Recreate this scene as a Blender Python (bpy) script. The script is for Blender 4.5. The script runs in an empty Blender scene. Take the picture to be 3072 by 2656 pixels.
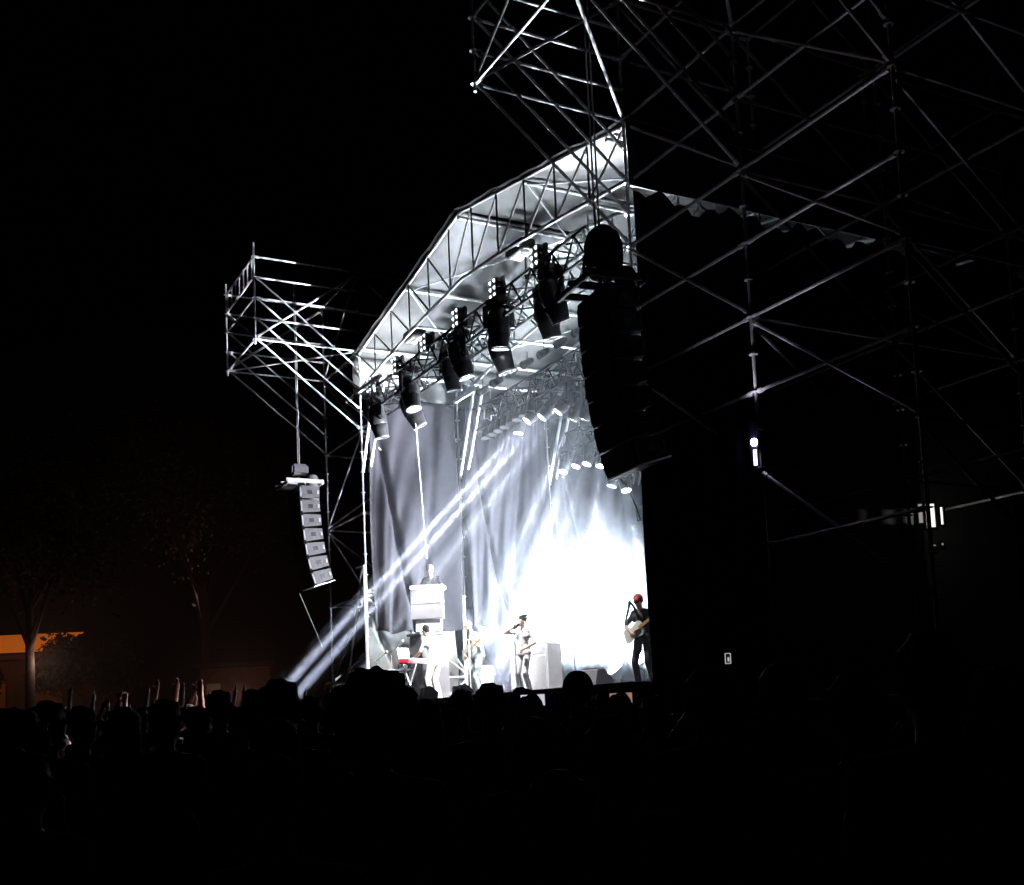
import bpy, bmesh, math, random
import numpy as np
from mathutils import Vector, Matrix
random.seed(7); np.random.seed(7)
sc = bpy.context.scene
COL = sc.collection

# ------------------------------------------------------------------ camera
PITCH, ROLL, F_PX, EYE = .0963, .0447, 3378.7, 1.65
cd = bpy.data.cameras.new('camera'); cam = bpy.data.objects.new('camera', cd); COL.objects.link(cam)
cr, sr, cp, sp = math.cos(ROLL), math.sin(ROLL), math.cos(PITCH), math.sin(PITCH)
R_ = Vector((1, 0, 0)); Up_ = Vector((0, -sp, cp)); Fw = Vector((0, cp, sp))
CR = R_*cr - Up_*sr; CU = R_*sr + Up_*cr
m = Matrix((CR, CU, -Fw)).transposed().to_4x4(); m.translation = Vector((0, 0, EYE))
cam.matrix_world = m
cd.sensor_fit = 'HORIZONTAL'; cd.sensor_width = 36; cd.lens = F_PX/3072*36
cd.shift_y = (1824.3-1328)/3072; cd.clip_start = .1; cd.clip_end = 2000
sc.camera = cam
# ------------------------------------------------------------------ night sky
w = bpy.data.worlds.new('World'); sc.world = w; w.use_nodes = True
bgn = w.node_tree.nodes['Background']
bgn.inputs[0].default_value = (.35, .42, .8, 1); bgn.inputs[1].default_value = .00012
sc.view_settings.view_transform = 'Standard'; sc.view_settings.look = 'None'
sc.view_settings.exposure = 0; sc.view_settings.gamma = 1
cy_ = sc.cycles
cy_.volume_bounces = 1; cy_.max_bounces = 6; cy_.diffuse_bounces = 3; cy_.transparent_max_bounces = 16
cy_.volume_step_rate = 3.0; cy_.volume_max_steps = 96
cy_.use_denoising = True; cy_.sample_clamp_indirect = 6

# ------------------------------------------------------------------ stage frame
ANG = 1.0762
ORG = Vector((2.0468, 16.5455, 0))
U = Vector((-math.cos(ANG), math.sin(ANG), 0)); V = Vector((math.sin(ANG), math.cos(ANG), 0))
W, CB, BAY, ZB, DECK = 11.6, 2.55, 2.6, 10.69, 2.08
def S(u, v, z): return ORG + U*u + V*v + Vector((0, 0, z))
SR = -ANG                      # local x -> -U, local y -> V

# ------------------------------------------------------------------ materials
MATS = {}
def mat(name, col=(.5, .5, .5), rough=.6, metal=0., emit=None, es=0., noise=None, spec=.5, bump=0, trans=0):
    if name in MATS: return MATS[name]
    mt = bpy.data.materials.new(name); mt.use_nodes = True; nt = mt.node_tree
    p = nt.nodes['Principled BSDF']
    p.inputs['Base Color'].default_value = (*col, 1); p.inputs['Roughness'].default_value = rough
    p.inputs['Metallic'].default_value = metal; p.inputs['Specular IOR Level'].default_value = spec
    if emit: p.inputs['Emission Color'].default_value = (*emit, 1); p.inputs['Emission Strength'].default_value = es
    if noise:
        sc_, amt = noise
        tc = nt.nodes.new('ShaderNodeTexCoord'); nz = nt.nodes.new('ShaderNodeTexNoise')
        nz.inputs['Scale'].default_value = sc_; nz.inputs['Detail'].default_value = 5
        nt.links.new(tc.outputs['Object'], nz.inputs['Vector'])
        rp = nt.nodes.new('ShaderNodeValToRGB')
        rp.color_ramp.elements[0].position = .3; rp.color_ramp.elements[1].position = .7
        rp.color_ramp.elements[0].color = (*[c*(1-amt) for c in col], 1)
        rp.color_ramp.elements[1].color = (*[min(1, c*(1+amt)) for c in col], 1)
        nt.links.new(nz.outputs['Fac'], rp.inputs['Fac']); nt.links.new(rp.outputs['Color'], p.inputs['Base Color'])
        if bump:
            b = nt.nodes.new('ShaderNodeBump'); b.inputs['Strength'].default_value = bump; b.inputs['Distance'].default_value = .02
            nt.links.new(nz.outputs['Fac'], b.inputs['Height']); nt.links.new(b.outputs['Normal'], p.inputs['Normal'])
    if trans:
        out = nt.nodes['Material Output']; mx = nt.nodes.new('ShaderNodeMixShader'); tr = nt.nodes.new('ShaderNodeBsdfTranslucent')
        tr.inputs[0].default_value = (*col, 1); mx.inputs[0].default_value = trans
        nt.links.new(p.outputs[0], mx.inputs[1]); nt.links.new(tr.outputs[0], mx.inputs[2]); nt.links.new(mx.outputs[0], out.inputs[0])
    MATS[name] = mt; return mt
STEEL = mat('galvanised_steel', (.62, .62, .63), .42, .35, noise=(6, .25))
ALU = mat('brushed_aluminium', (.7, .7, .72), .35, .6, noise=(9, .15))
BLKM = mat('black_metal', (.02, .02, .022), .38, .2, noise=(8, .4))
FIXT = mat('black_plastic', (.025, .025, .028), .3, 0, noise=(10, .3))
TARP = mat('roof_tarpaulin', (.044, .045, .043), .6, noise=(.9, .35))
DRAPE = mat('grey_stage_cloth', (.019, .018, .0225), .75, noise=(1.5, .2), spec=.12)
BLKC = mat('black_cloth', (.008, .009, .012), .95, noise=(3, .3), spec=.1)
DECKM = mat('deck_plywood', (.16, .16, .17), .5, noise=(3, .3))
CAB = mat('speaker_grey_lit', (.10, .096, .108), .6, noise=(12, .2))  # lighter copy: stage light on the far array's sides put into the colour
CABD = mat('speaker_black_shaded', (.006, .006, .008), .7, spec=.15, noise=(12, .3))  # cabinet black; on the near array's sides it also carries their shade
ROPE = mat('steel_chain', (.5, .5, .5), .4, .5)
WHITE = mat('white_paint', (.75, .75, .76), .5, noise=(5, .08))
RED = mat('red_lacquer', (.55, .03, .05), .35, noise=(5, .1))
LENS = mat('lit_lens', (1, 1, 1), .3, emit=(.85, .9, 1), es=14)
LENSB = mat('lit_beam_lens', (1, 1, 1), .3, emit=(.85, .9, 1), es=60)
GLASS = mat('dark_lens_glass', (.05, .05, .06), .08)
GLOW = mat('small_dot_lens', (.9, .9, 1), .3, emit=(.9, .92, 1), es=2.5)

# ------------------------------------------------------------------ mesh builder
class MB:
    def __init__(s): s.v = []; s.f = []; s.mi = []; s.m = 0
    def add(s, vs, fs):
        o = len(s.v); s.v += [tuple(x) for x in vs]; s.f += [tuple(i+o for i in f) for f in fs]; s.mi += [s.m]*len(fs)
    def tube(s, p, q, r=.024, n=8, r2=None, caps=True):
        p = Vector(p); q = Vector(q); d = (q-p)
        if d.length < 1e-6: return s
        d.normalize(); a = d.orthogonal().normalized(); b = d.cross(a); r2 = r if r2 is None else r2
        vs = [p+(a*math.cos(t)+b*math.sin(t))*r for t in [2*math.pi*i/n for i in range(n)]]
        vs += [q+(a*math.cos(t)+b*math.sin(t))*r2 for t in [2*math.pi*i/n for i in range(n)]]
        fs = [(i, (i+1) % n, n+(i+1) % n, n+i) for i in range(n)]
        if caps: fs += [tuple(range(n-1, -1, -1)), tuple(range(n, 2*n))]
        s.add(vs, fs); return s
    def box(s, c, sx, sy, sz, M=None, bev=0):
        c = Vector(c); vs = []
        b = min(bev, sx*.45, sy*.45, sz*.45)
        if b <= 0:
            vs = [Vector((x*sx/2, y*sy/2, z*sz/2)) for z in (-1, 1) for y in (-1, 1) for x in (-1, 1)]
            fs = [(0, 2, 3, 1), (4, 5, 7, 6), (0, 1, 5, 4), (2, 6, 7, 3), (0, 4, 6, 2), (1, 3, 7, 5)]
        else:
            bm = bmesh.new(); bmesh.ops.create_cube(bm, size=1)
            for v in bm.verts: v.co = Vector((v.co.x*sx, v.co.y*sy, v.co.z*sz))
            bmesh.ops.bevel(bm, geom=list(bm.edges), offset=b, segments=2, affect='EDGES')
            bm.verts.index_update(); vs = [v.co.copy() for v in bm.verts]; fs = [tuple(v.index for v in f.verts) for f in bm.faces]; bm.free()
        if M is not None: vs = [M @ v for v in vs]
        s.add([v+c for v in vs], fs); return s
    def ell(s, c, rx, ry, rz, M=None, nu=12, nv=8):
        vs = []; fs = []
        for j in range(nv+1):
            th = math.pi*j/nv
            for i in range(nu):
                ph = 2*math.pi*i/nu
                vs.append(Vector((rx*math.sin(th)*math.cos(ph), ry*math.sin(th)*math.sin(ph), rz*math.cos(th))))
        for j in range(nv):
            for i in range(nu):
                fs.append((j*nu+i, (j+1)*nu+i, (j+1)*nu+(i+1) % nu, j*nu+(i+1) % nu))
        if M is not None: vs = [M @ v for v in vs]
        s.add([v+Vector(c) for v in vs], fs); return s
    def lathe(s, p, d, prof, n=14):
        p = Vector(p); d = Vector(d).normalized(); a = d.orthogonal().normalized(); b = d.cross(a); vs = []; fs = []
        for (h, r) in prof:
            for i in range(n):
                t = 2*math.pi*i/n; vs.append(p+d*h+(a*math.cos(t)+b*math.sin(t))*r)
        for j in range(len(prof)-1):
            for i in range(n): fs.append((j*n+i, j*n+(i+1) % n, (j+1)*n+(i+1) % n, (j+1)*n+i))
        fs.append(tuple(range(n-1, -1, -1))); fs.append(tuple(range((len(prof)-1)*n, len(prof)*n)))
        s.add(vs, fs); return s
    def prism(s, pts, d):
        pts = [Vector(p) for p in pts]; d = Vector(d); n = len(pts)
        s.add(pts+[p+d for p in pts], [tuple(range(n)), tuple(range(2*n-1, n-1, -1))]+[(i, n+i, n+(i+1) % n, (i+1) % n) for i in range(n)]); return s
    def grid(s, P):
        P = [list(r) for r in P]; nr, nc = len(P), len(P[0])
        s.add([p for r in P for p in r], [(i*nc+j, i*nc+j+1, (i+1)*nc+j+1, (i+1)*nc+j) for i in range(nr-1) for j in range(nc-1)]); return s
    def path(s, pts, r=.01, n=6):
        for a, b in zip(pts, pts[1:]): s.tube(a, b, r, n)
        return s
    def build(s, name, mt, parent=None, smooth=True, world=True):
        """world=True: vertices are world coordinates, shifted to the parent's base"""
        off = Vector((0, 0, 0)); inv = None
        if world:
            if parent is not None:
                Mw = Matrix.Identity(4); pp = parent
                while pp is not None: Mw = pp.matrix_basis @ Mw; pp = pp.parent
                inv = Mw.inverted()
            else:
                a = np.array([tuple(v) for v in s.v]); off = Vector((float(a[:, 0].mean()), float(a[:, 1].mean()), float(a[:, 2].min())))
        vs = [(inv @ Vector(v)) if inv is not None else (Vector(v)-off) for v in s.v]
        me = bpy.data.meshes.new(name); me.from_pydata(vs, [], s.f); me.update()
        bm = bmesh.new(); bm.from_mesh(me); bmesh.ops.recalc_face_normals(bm, faces=bm.faces); bm.to_mesh(me); bm.free()
        mts = mt if isinstance(mt, (list, tuple)) else [mt]
        for x in mts: me.materials.append(x)
        if len(mts) > 1: me.polygons.foreach_set('material_index', s.mi)
        if smooth:
            me.shade_smooth()
            me.set_sharp_from_angle(angle=math.radians(40))
        o = bpy.data.objects.new(name, me); COL.objects.link(o)
        if parent is not None: o.parent = parent
        else: o.location = off
        return o
def tag(o, label, cat, group=None, kind=None):
    if label: o['label'] = label
    if cat: o['category'] = cat
    if group: o['group'] = group
    if kind: o['kind'] = kind
    return o
def thing(name, loc, label, cat, group=None, rz=0):
    o = bpy.data.objects.new(name, None); COL.objects.link(o); o.empty_display_size = .2
    o.matrix_basis = Matrix.Translation(Vector(loc)) @ Matrix.Rotation(rz, 4, 'Z')
    return tag(o, label, cat, group)
def struct(o): o['kind'] = 'structure'; return o

# ------------------------------------------------------------------ lights helpers
def spot(name, p, q, power, deg=3., blend=.3, rad=.06, col=(.82, .88, 1), parent=None):
    l = bpy.data.lights.new(name, 'SPOT'); l.energy = power; l.spot_size = math.radians(deg); l.spot_blend = blend
    l.shadow_soft_size = rad; l.color = col
    o = bpy.data.objects.new(name, l); COL.objects.link(o)
    d = (Vector(q)-Vector(p)).normalized(); M = d.to_track_quat('-Z', 'Y').to_matrix().to_4x4(); M.translation = Vector(p)
    if parent is not None: o.parent = parent; o.matrix_local = parent.matrix_basis.inverted() @ M
    else: o.matrix_basis = M
    return o
def point(name, p, power, rad=.2, col=(.85, .9, 1)):
    l = bpy.data.lights.new(name, 'POINT'); l.energy = power; l.shadow_soft_size = rad; l.color = col
    o = bpy.data.objects.new(name, l); COL.objects.link(o); o.location = p; return o

# ================================================================== GROUND
g = MB(); g.grid([[Vector((x, y, 0)) for x in (-300, -40, 0, 40, 300)] for y in (-60, 0, 40, 120, 400)])
struct(g.build('ground', mat('trodden_grass', (.035, .035, .022), .95, noise=(2, .5), bump=.4)))

# ================================================================== SCAFFOLD TOWERS
def post(parent, u, v, z0, z1, step=.5, name='post'):
    mb = MB(); mb.tube(S(u, v, z0), S(u, v, z1), .0245, 10)
    z = ZB-math.floor((ZB-z0)/step)*step
    while z <= z1+.01:
        mb.lathe(S(u, v, z-.006), (0, 0, 1), [(0, .03), (.001, .062), (.012, .062), (.013, .03)], 10); z += step
    return mb.build(name, STEEL, parent)
def bar(parent, a, b, name='ledger', r=.0245, gap=.05, mt=None):
    a = S(*a); b = S(*b); d = (b-a).normalized(); a2, b2 = a+d*gap, b-d*gap
    mb = MB(); mb.tube(a2, b2, r, 8)
    for p, q in ((a2, a2+d*.09), (b2, b2-d*.09)): mb.tube(p, q, r*1.45, 8)
    return mb.build(name, mt or STEEL, parent)
HW = 2.0   # height of the cantilevered box
def cantilever(t, us, side):
    """box reaching out over the audience: posts at v=-CB, ledgers back to the tower, braces down"""
    for u in us: post(t, u, -CB, ZB-.12, ZB+HW+(.35 if u == us[0] else .28))
    for i, u in enumerate(us):
        for k in range(5): bar(t, (u, -CB, ZB+.5*k), (u, 0, ZB+.5*k))
        for k in range(0, 4): bar(t, (u, -CB, ZB+.5*k+.04), (u, 0, ZB+.5*k-2+.04), 'brace')
        bar(t, (u, -CB, ZB+.03), (u, 0, ZB+HW-.05), 'brace', r=.027)
    for a, b in zip(us, us[1:]):
        for k in ((0, 2, 4) if side == 'R' else (0, 2, 3, 4)): bar(t, (a, -CB, ZB+.5*k), (b, -CB, ZB+.5*k))
        bar(t, (a, -CB, ZB+.05), (b, -CB, ZB+1.5-.05), 'brace')
        bar(t, (b, -CB, ZB+.0), (a, 0, ZB+.0), 'brace')
        bar(t, (b, -CB, ZB+.02), (b, 0, ZB+HW-.07), 'brace')
        # lattice beam under the top ledger
        n = 7
        for j in range(n):
            uu = a+(b-a)*(j+.5)/n; bar(t, (uu, -CB, ZB+HW-.0), (uu, -CB, ZB+HW-.5), 'lattice_strut', r=.017, gap=0)
# left tower
TL = thing('scaffold_tower', S(W+BAY/2, 0, 0), 'far narrow scaffold tower left of the stage with a cantilevered box on top', 'scaffold tower')
for u, v in ((W, 0), (W+BAY, 0), (W, BAY), (W+BAY, BAY)): post(TL, u, v, 0, ZB+HW+.02)
cantilever(TL, (W, W+BAY), 'L')
lev = [ZB-2*k for k in range(6)]
for z in [ZB+2]+lev:
    for v in (0, BAY): bar(TL, (W, v, z), (W+BAY, v, z))
    for u in (W, W+BAY): bar(TL, (u, 0, z), (u, BAY, z))
for k, z in enumerate([ZB+2]+lev[:5]):
    z2 = z-2
    for j, (a, b) in enumerate((((W, 0), (W+BAY, 0)), ((W, BAY), (W+BAY, BAY)), ((W, 0), (W, BAY)), ((W+BAY, 0), (W+BAY, BAY)))):
        if (k+j) % 2: a, b = b, a
        bar(TL, (*a, z-.06), (*b, z2+.06), 'brace')
# right tower
TR = thing('scaffold_tower', S(-BAY, 0, 0), 'near wide scaffold tower right of the stage whose braces fill the upper right', 'scaffold tower')
us = (0, -BAY, -2*BAY)
vs_ = (0, BAY, 2*BAY)
for u in us:
    for v in vs_: post(TR, u, v, 0, ZB+HW+.02)
cantilever(TR, us, 'R')
for a, b in zip(us, us[1:]):
    for z in (ZB+2, ZB+1, ZB, ZB-1, ZB-2, ZB-3, ZB-4, ZB-5, ZB-7, ZB-9): bar(TR, (a, 0, z), (b, 0, z))
    for v in vs_[1:]:
        for z in (ZB+2, ZB, ZB-2, ZB-4, ZB-6): bar(TR, (a, v, z), (b, v, z))
    for k in range(4): bar(TR, (a, 0, ZB-2*k-.05), (b, 0, ZB-2*k-2+.05), 'brace')
    bar(TR, (a, 2*BAY, ZB), (b, 2*BAY, ZB-2), 'brace'); bar(TR, (a, 2*BAY, ZB-2), (b, 2*BAY, ZB-4), 'brace')
for u in us:
    for z in (ZB+2, ZB+1, ZB, ZB-1, ZB-2, ZB-4, ZB-6):
        bar(TR, (u, 0, z), (u, BAY, z)); 
        if z <= ZB: bar(TR, (u, BAY, z), (u, 2*BAY, z))
    for k in range(-1, 4):
        bar(TR, (u+.03, 0, ZB-2*k-.05), (u+.03, BAY, ZB-2*k-2+.05), 'brace')
        if 0 <= k < 3: bar(TR, (u+.03, BAY, ZB-2*k-.05), (u+.03, 2*BAY, ZB-2*k-2+.05), 'brace')

# ================================================================== STAGE ROOF
RF = thing('stage_roof', S(W/2, 4, 9.7), 'pale gabled tarpaulin roof on white trusses over the stage', 'roof')
NV = 4
EZ, PZ = 10.62, 11.72
def top(u): t = abs(u-W/2)/(W/2); return PZ+(EZ-PZ)*t
def bot(u): t = abs(u-W/2)/(W/2); return 10.35-.62*t**1.3
for r in range(NV):
    v = r*BAY
    tn = MB(); seg = 22
    for i in range(2):
        a = (W+.12, 0) if i == 0 else (W/2, 0)
    for (ua, ub) in ((W+.1, W/2), (W/2, -.1)):
        MB().tube(S(ua, v, top(ua)), S(ub, v, top(ub)), .035, 8).build('top_chord', ALU, RF)
    n = 11; us_ = [W-(W)*i/n for i in range(n+1)]
    c = MB(); c.path([S(u, v, bot(u)) for u in [W-W*i/6 for i in range(7)]], .034, 8); c.build('bottom_chord', ALU, RF)
    if r < 2:
        for i, u in enumerate(us_):
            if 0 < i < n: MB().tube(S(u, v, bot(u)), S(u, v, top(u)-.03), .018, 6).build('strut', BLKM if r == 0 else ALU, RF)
            if i < n:
                un = us_[i+1]
                if i >= 5: a, b = S(un, v, top(un)-.03), S(u, v, bot(u))
                else: a, b = S(u, v, top(u)-.03), S(un, v, bot(un))
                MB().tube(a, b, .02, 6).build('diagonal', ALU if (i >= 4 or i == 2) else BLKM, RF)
# bright tubes running back from the nodes
for u in (11.25, 8.55, 5.85, 3.15, .5):
    MB().tube(S(u, 0, top(u)-.07), S(u, NV*BAY, top(u)-.07), .04, 8).build('purlin', WHITE, RF)
for u in (10.6, 8.1, 3.5, 1.1):
    MB().tube(S(u, 0, bot(u)-.03), S(u, 2*BAY, bot(u)-.03), .03, 8).build('tie_tube', ALU, RF)
for r in range(NV-1):
    for j, u in enumerate((11.2, 8.5, 5.8, 3.1)):
        u2 = u-2.7
        a, b = (u, u2) if (r+j) % 2 else (u2, u)
        MB().tube(S(a, r*BAY+.05, top(a)-.12), S(b, (r+1)*BAY-.05, top(b)-.12), .018, 6).build('roof_brace', ALU, RF)
# tarpaulin skin, sagging between the purlins
for k, (ua, ub) in enumerate(((W+.25, W/2), (W/2, -.25))):
    rows = []
    for i in range(29):
        t = i/28; u = ua+(ub-ua)*t; sag = .022*abs(math.sin(t*math.pi*4.3))
        rows.append([S(u, -.12+(NV*BAY+.3)*j/40, top(u)+.05-sag-.012*math.sin(j*1.1+k)*math.sin(i*.6)+.012*math.sin(i*1.9+j*.37)) for j in range(41)])
    o = MB().grid(rows).build('tarpaulin', TARP, RF)
    so = o.modifiers.new('thick', 'SOLIDIFY'); so.thickness = .006
for u, nm in ((W+.2, 1), (-.2, 2)):
    rows = [[S(u+.02*math.sin(j*.9), -.1+(NV*BAY+.2)*j/30, EZ-.0-(1.05)*i/6) for j in range(31)] for i in range(7)]
    o = MB().grid(rows).build('side_valance', mat('white_tarpaulin', (.22, .22, .22), .6) if nm == 1 else BLKC, RF)
    so = o.modifiers.new('thick', 'SOLIDIFY'); so.thickness = .006
# knee braces and columns along the left side
for r in range(NV):
    v = r*BAY
    if r > 0:
        c = thing('scaffold_column', S(W, v, 0), ('', 'dark standard between the two grey curtains left of stage', 'second column behind the left curtains with white knee braces', 'rear column at the back left corner of the stage')[r], 'column')
        post(c, W, v, 0, 9.9)
        if r == 1: MB().tube(S(W-.04, v-.06, DECK), S(W-.04, v-.06, 4.7), .045, 10).build('lit_look_sleeve', WHITE, c)  # added white tube; its colour stands for light on the lower column
        P = c
    else: P = TL
    for du in (0, .16):
        MB().tube(S(10.62-du*0, v+du*1.5, 9.72), S(11.58, v+du*1.1, 7.7), .038, 8).build('knee_brace', WHITE, RF)
    MB().tube(S(W+.9 if r == 0 else W+.1, v-.02, 9.68), S(10.2, v-.02, 9.68), .05, 8).build('eave_tube', WHITE, RF)
o = MB().tube(S(W-.02, -.04, DECK-.2), S(W-.02, -.04, 5.4), .04, 8); o.tube(S(W-.02, -.04, 5.4), S(W+.5, -.04, 5.42), .03); o.tube(S(W+.1, -.05, 5.4), S(W+1.5, 0, 2.6), .024)
o.build('corner_pole', WHITE, RF)

# ================================================================== CURTAINS
def curtain(name, label, v0, v1, zt, zb, u=W-.12, seed=0, folds=9, mt=DRAPE, swag=0., gather=None, group=None, amp=.07):
    rnd = random.Random(seed); ph = [rnd.uniform(0, 6.28) for _ in range(6)]
    rows = []; NR, NC = 46, 90
    for i in range(NR+1):
        t = i/NR; row = []
        for j in range(NC+1):
            s = j/NC
            zz = zt+(zb-zt)*t - (swag*math.sin(s*math.pi)*t if swag else 0)
            # folds run from the gathered upper corners, fan out downwards
            fan = s*folds*.6+(.8*math.sin(ph[0]+3*s)+1.6*t*(1-s)*s*3)
            d = amp*.6*(.35+t*.9)*math.sin(2*math.pi*fan+ph[1]) + amp*.22*math.sin(2*math.pi*(fan*2.3)+ph[2]+3*t) + .12*math.sin(math.pi*s)*math.sin(math.pi*t)*math.sin(ph[3]+5*(s+t))
            d -= .13*math.exp(-((s-(.04+.42*t))/.03)**2)*min(1, t*3)+.05*math.exp(-((s-(.8-.3*t))/.05)**2)
            vv = v0+(v1-v0)*s+.03*math.sin(ph[4]+t*7)*(1 if s > .5 else -1)
            row.append(S(u-d, vv, zz+.04*math.sin(s*21+ph[5])*t))
        rows.append(row)
    o = MB().grid(rows).build(name, mt)
    so = o.modifiers.new('thick', 'SOLIDIFY'); so.thickness = .005
    return tag(o, label, 'curtain', group)
curtain('stage_curtain', 'grey cloth curtain with long folds nearest the left stage corner', .12, BAY-.12, 9.55, 3.8, seed=3, folds=6)
curtain('stage_curtain', 'grey cloth curtain behind the singer whose hem sags in a curve', BAY+.1, 2*BAY-.1, 9.5, 3.95, seed=5, swag=.12, folds=5)
curtain('stage_curtain', 'pale curtain behind the bright smoke in the middle of the stage', 2*BAY+.1, 3*BAY+.5, 9.4, DECK+.1, seed=8, folds=6)
# low scrim under the left curtains
curtain('low_backcloth', 'dull grey cloth hung low behind the keyboards', .1, BAY-.1, 4.3, DECK+.1, u=W+.35, seed=11, folds=4, amp=.04, mt=mat('dull_grey_cloth', (.10, .105, .10), .8, noise=(2, .3)))
curtain('low_backcloth', 'blue black cloth hung low behind the bass player', BAY+.1, 2*BAY-.1, 4.4, DECK+.1, u=W+.35, seed=12, folds=6, amp=.05, mt=mat('dark_blue_cloth', (.035, .035, .06), .8, noise=(2, .3)))
# rear wall
rows = [[S(W+.4-(W+.6)*j/120, NV*BAY-1.6+.06*math.sin(j*.8)+.03*math.sin(j*2.1), 9.6-(9.6-DECK)*i/8) for j in range(121)] for i in range(9)]
tag(MB().grid(rows).build('rear_backdrop', DRAPE), 'grey cloth backdrop closing the rear of the stage', 'backdrop cloth')
# black wing cloths (right)
rows = [[S(-.04-(BAY+.0)*j/60, -.07-.03*math.sin(j*.9)-.015*math.sin(j*.37+i*.5), 5.3-5.3*i/12) for j in range(61)] for i in range(13)]
tag(MB().grid(rows).build('wing_cloth', mat('navy_black_cloth', (.010, .013, .028), .9, noise=(2, .4), spec=.1)), 'black cloth masking the foot of the right scaffold tower beside the guitarist', 'wing cloth')
rows = [[S(-.12+.03*math.sin(j*.9), .02+(NV*BAY-.4)*j/80, (9.47+.09*math.sin(j*.5)+.07*math.sin(j*1.7+1))*(1-i/12)) for j in range(81)] for i in range(13)]
tag(MB().grid(rows).build('side_masking_cloth', BLKC), 'tall black cloth closing the right side of the stage behind the scaffold', 'masking cloth')
rows = [[S(-2*BAY-2.6+(BAY+2.6)*j/60, 2*BAY+.3+.03*math.sin(j*.9), 4.4-4.4*i/8) for j in range(61)] for i in range(9)]
tag(MB().grid(rows).build('fence_cloth', BLKC), 'low black cloth behind the near scaffold tower at the right', 'fence cloth')

# ================================================================== STAGE DECK
SD = thing('stage_platform', S(W/2, 4, 0), 'low black stage platform behind the crowd heads', 'stage')
nb = 5
for i in range(nb):
    for j in range(4):
        u0 = W*(i+.5)/nb; v0 = -.5+9.1*(j+.5)/4
        MB().box(S(u0, v0, DECK-.045), W/nb-.01, 9.1/4-.01, .09, Matrix.Rotation(SR, 3, 'Z'), .006).build('deck_panel', DECKM, SD)
rows = [[S(W-W*j/90, -.52-.03*math.sin(j*.8), DECK-.1-(DECK-.1)*i/6) for j in range(91)] for i in range(7)]
MB().grid(rows).build('front_skirt', BLKC, SD)
for u in (.1, 4, 8, W-.1):
    for v in (-.4, 4, 8.4): MB().tube(S(u, v, 0), S(u, v, DECK-.1), .03).build('leg', STEEL, SD)

# ================================================================== LIGHTING TRUSSES
TRM = mat('matt_black_truss', (.008, .008, .009), .8, spec=.12)
def truss(label, u0, u1, v, z, h=.5, mt=TRM, r=.027, pitch=.36, group='lighting trusses under the roof'):
    t = thing('lighting_truss', S((u0+u1)/2, v, z-h), label, 'truss', group)
    cs = ((v-h/2, z), (v+h/2, z), (v-h/2, z-h), (v+h/2, z-h))
    for vv, zz in cs: MB().tube(S(u0, vv, zz), S(u1, vv, zz), r, 8).build('chord', mt, t)
    n = int(abs(u1-u0)/pitch)
    for (a, b) in ((0, 1), (1, 3), (3, 2), (2, 0)):
        mb = MB()
        for i in range(n):
            ua, ub = u0+(u1-u0)*i/n, u0+(u1-u0)*(i+1)/n
            p, q = (a, b) if i % 2 else (b, a)
            mb.tube(S(ua, *cs[p]), S(ub, *cs[q]), r*.62, 6)
        mb.build('lacing', mt, t)
    for u in (u0-.3*(1 if u0 > u1 else -1), u1+.3*(1 if u0 > u1 else -1)):
        MB().tube(S(u, v, z), S(u, v, bot(min(max(u, 0), W))), .012, 6).build('hanging_chain', ROPE, t)
    return t
truss('black front lighting truss under the roof edge', 11.2, 1.3, .3, 9.55)
truss('black second lighting truss crowded with small lamps', 11.0, 2.0, 3.1, 9.35, h=.55)
truss('black third lighting truss above the bright smoke', 10.9, 2.4, 5.6, 8.9, h=.5)

# ================================================================== FIXTURES
def moving_head(p, d, label, s=1., lit=None, group='big moving heads under the front truss'):
    """clamp + base box, yoke, barrel, lens; hangs at p (yoke pivot), barrel points along d"""
    p = Vector(p); d = Vector(d).normalized()
    t = thing('moving_head_light', p, label, 'stage light', group, rz=SR)
    Mr = Matrix.Rotation(SR, 3, 'Z')
    MB().box(p+Vector((0, 0, .40*s)), .40*s, .30*s, .15*s, Mr, .02).build('base', FIXT, t)
    cl = MB()
    for dx in (-.1, .1): cl.tube(p+U*dx*s+Vector((0, 0, .47*s)), p+U*dx*s+Vector((0, 0, .62*s)), .022*s)
    cl.tube(p-U*.12*s+Vector((0, 0, .485*s)), p+U*.12*s+Vector((0, 0, .485*s)), .018*s)
    cl.build('clamp', BLKM, t)
    yk = MB(); sidev = d.cross(Vector((0, 0, 1)))
    sidev = sidev.normalized() if sidev.length > .05 else U.copy()
    for sg in (-1, 1):
        a = p+sidev*sg*.235*s+Vector((0, 0, .33*s)); b = p+sidev*sg*.235*s+Vector((0, 0, -.07*s))
        yk.tube(a, b, .05*s, 8, .042*s)
        yk.lathe(p+sidev*sg*.17*s, sidev*sg, [(0, .06*s), (.05*s, .07*s), (.09*s, .06*s)], 12)
    yk.tube(p+sidev*.24*s+Vector((0, 0, .31*s)), p-sidev*.24*s+Vector((0, 0, .31*s)), .05*s)
    yk.build('yoke', FIXT, t)
    bar_ = MB(); bar_.lathe(p-d*.30*s, d, [(0, .06*s), (.02*s, .12*s), (.09*s, .17*s), (.2*s, .195*s), (.42*s, .2*s), (.44*s, .185*s), (.46*s, .195*s), (.58*s, .175*s), (.70*s, .155*s)], 18)
    bar_.build('barrel', FIXT, t)
    rim = MB(); rim.lathe(p+d*.405*s, d, [(0, .158*s), (.03*s, .162*s), (.03*s, .135*s), (.015*s, .135*s)], 18); rim.build('lens_rim', mat('pale_rim', (.2, .2, .22), .4), t)
    ln = MB(); ln.lathe(p+d*.40*s, d, [(0, .13*s), (.022*s, .125*s), (.028*s, .08*s)], 18); ln.build('lens', lit or GLASS, t)
    return t
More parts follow.
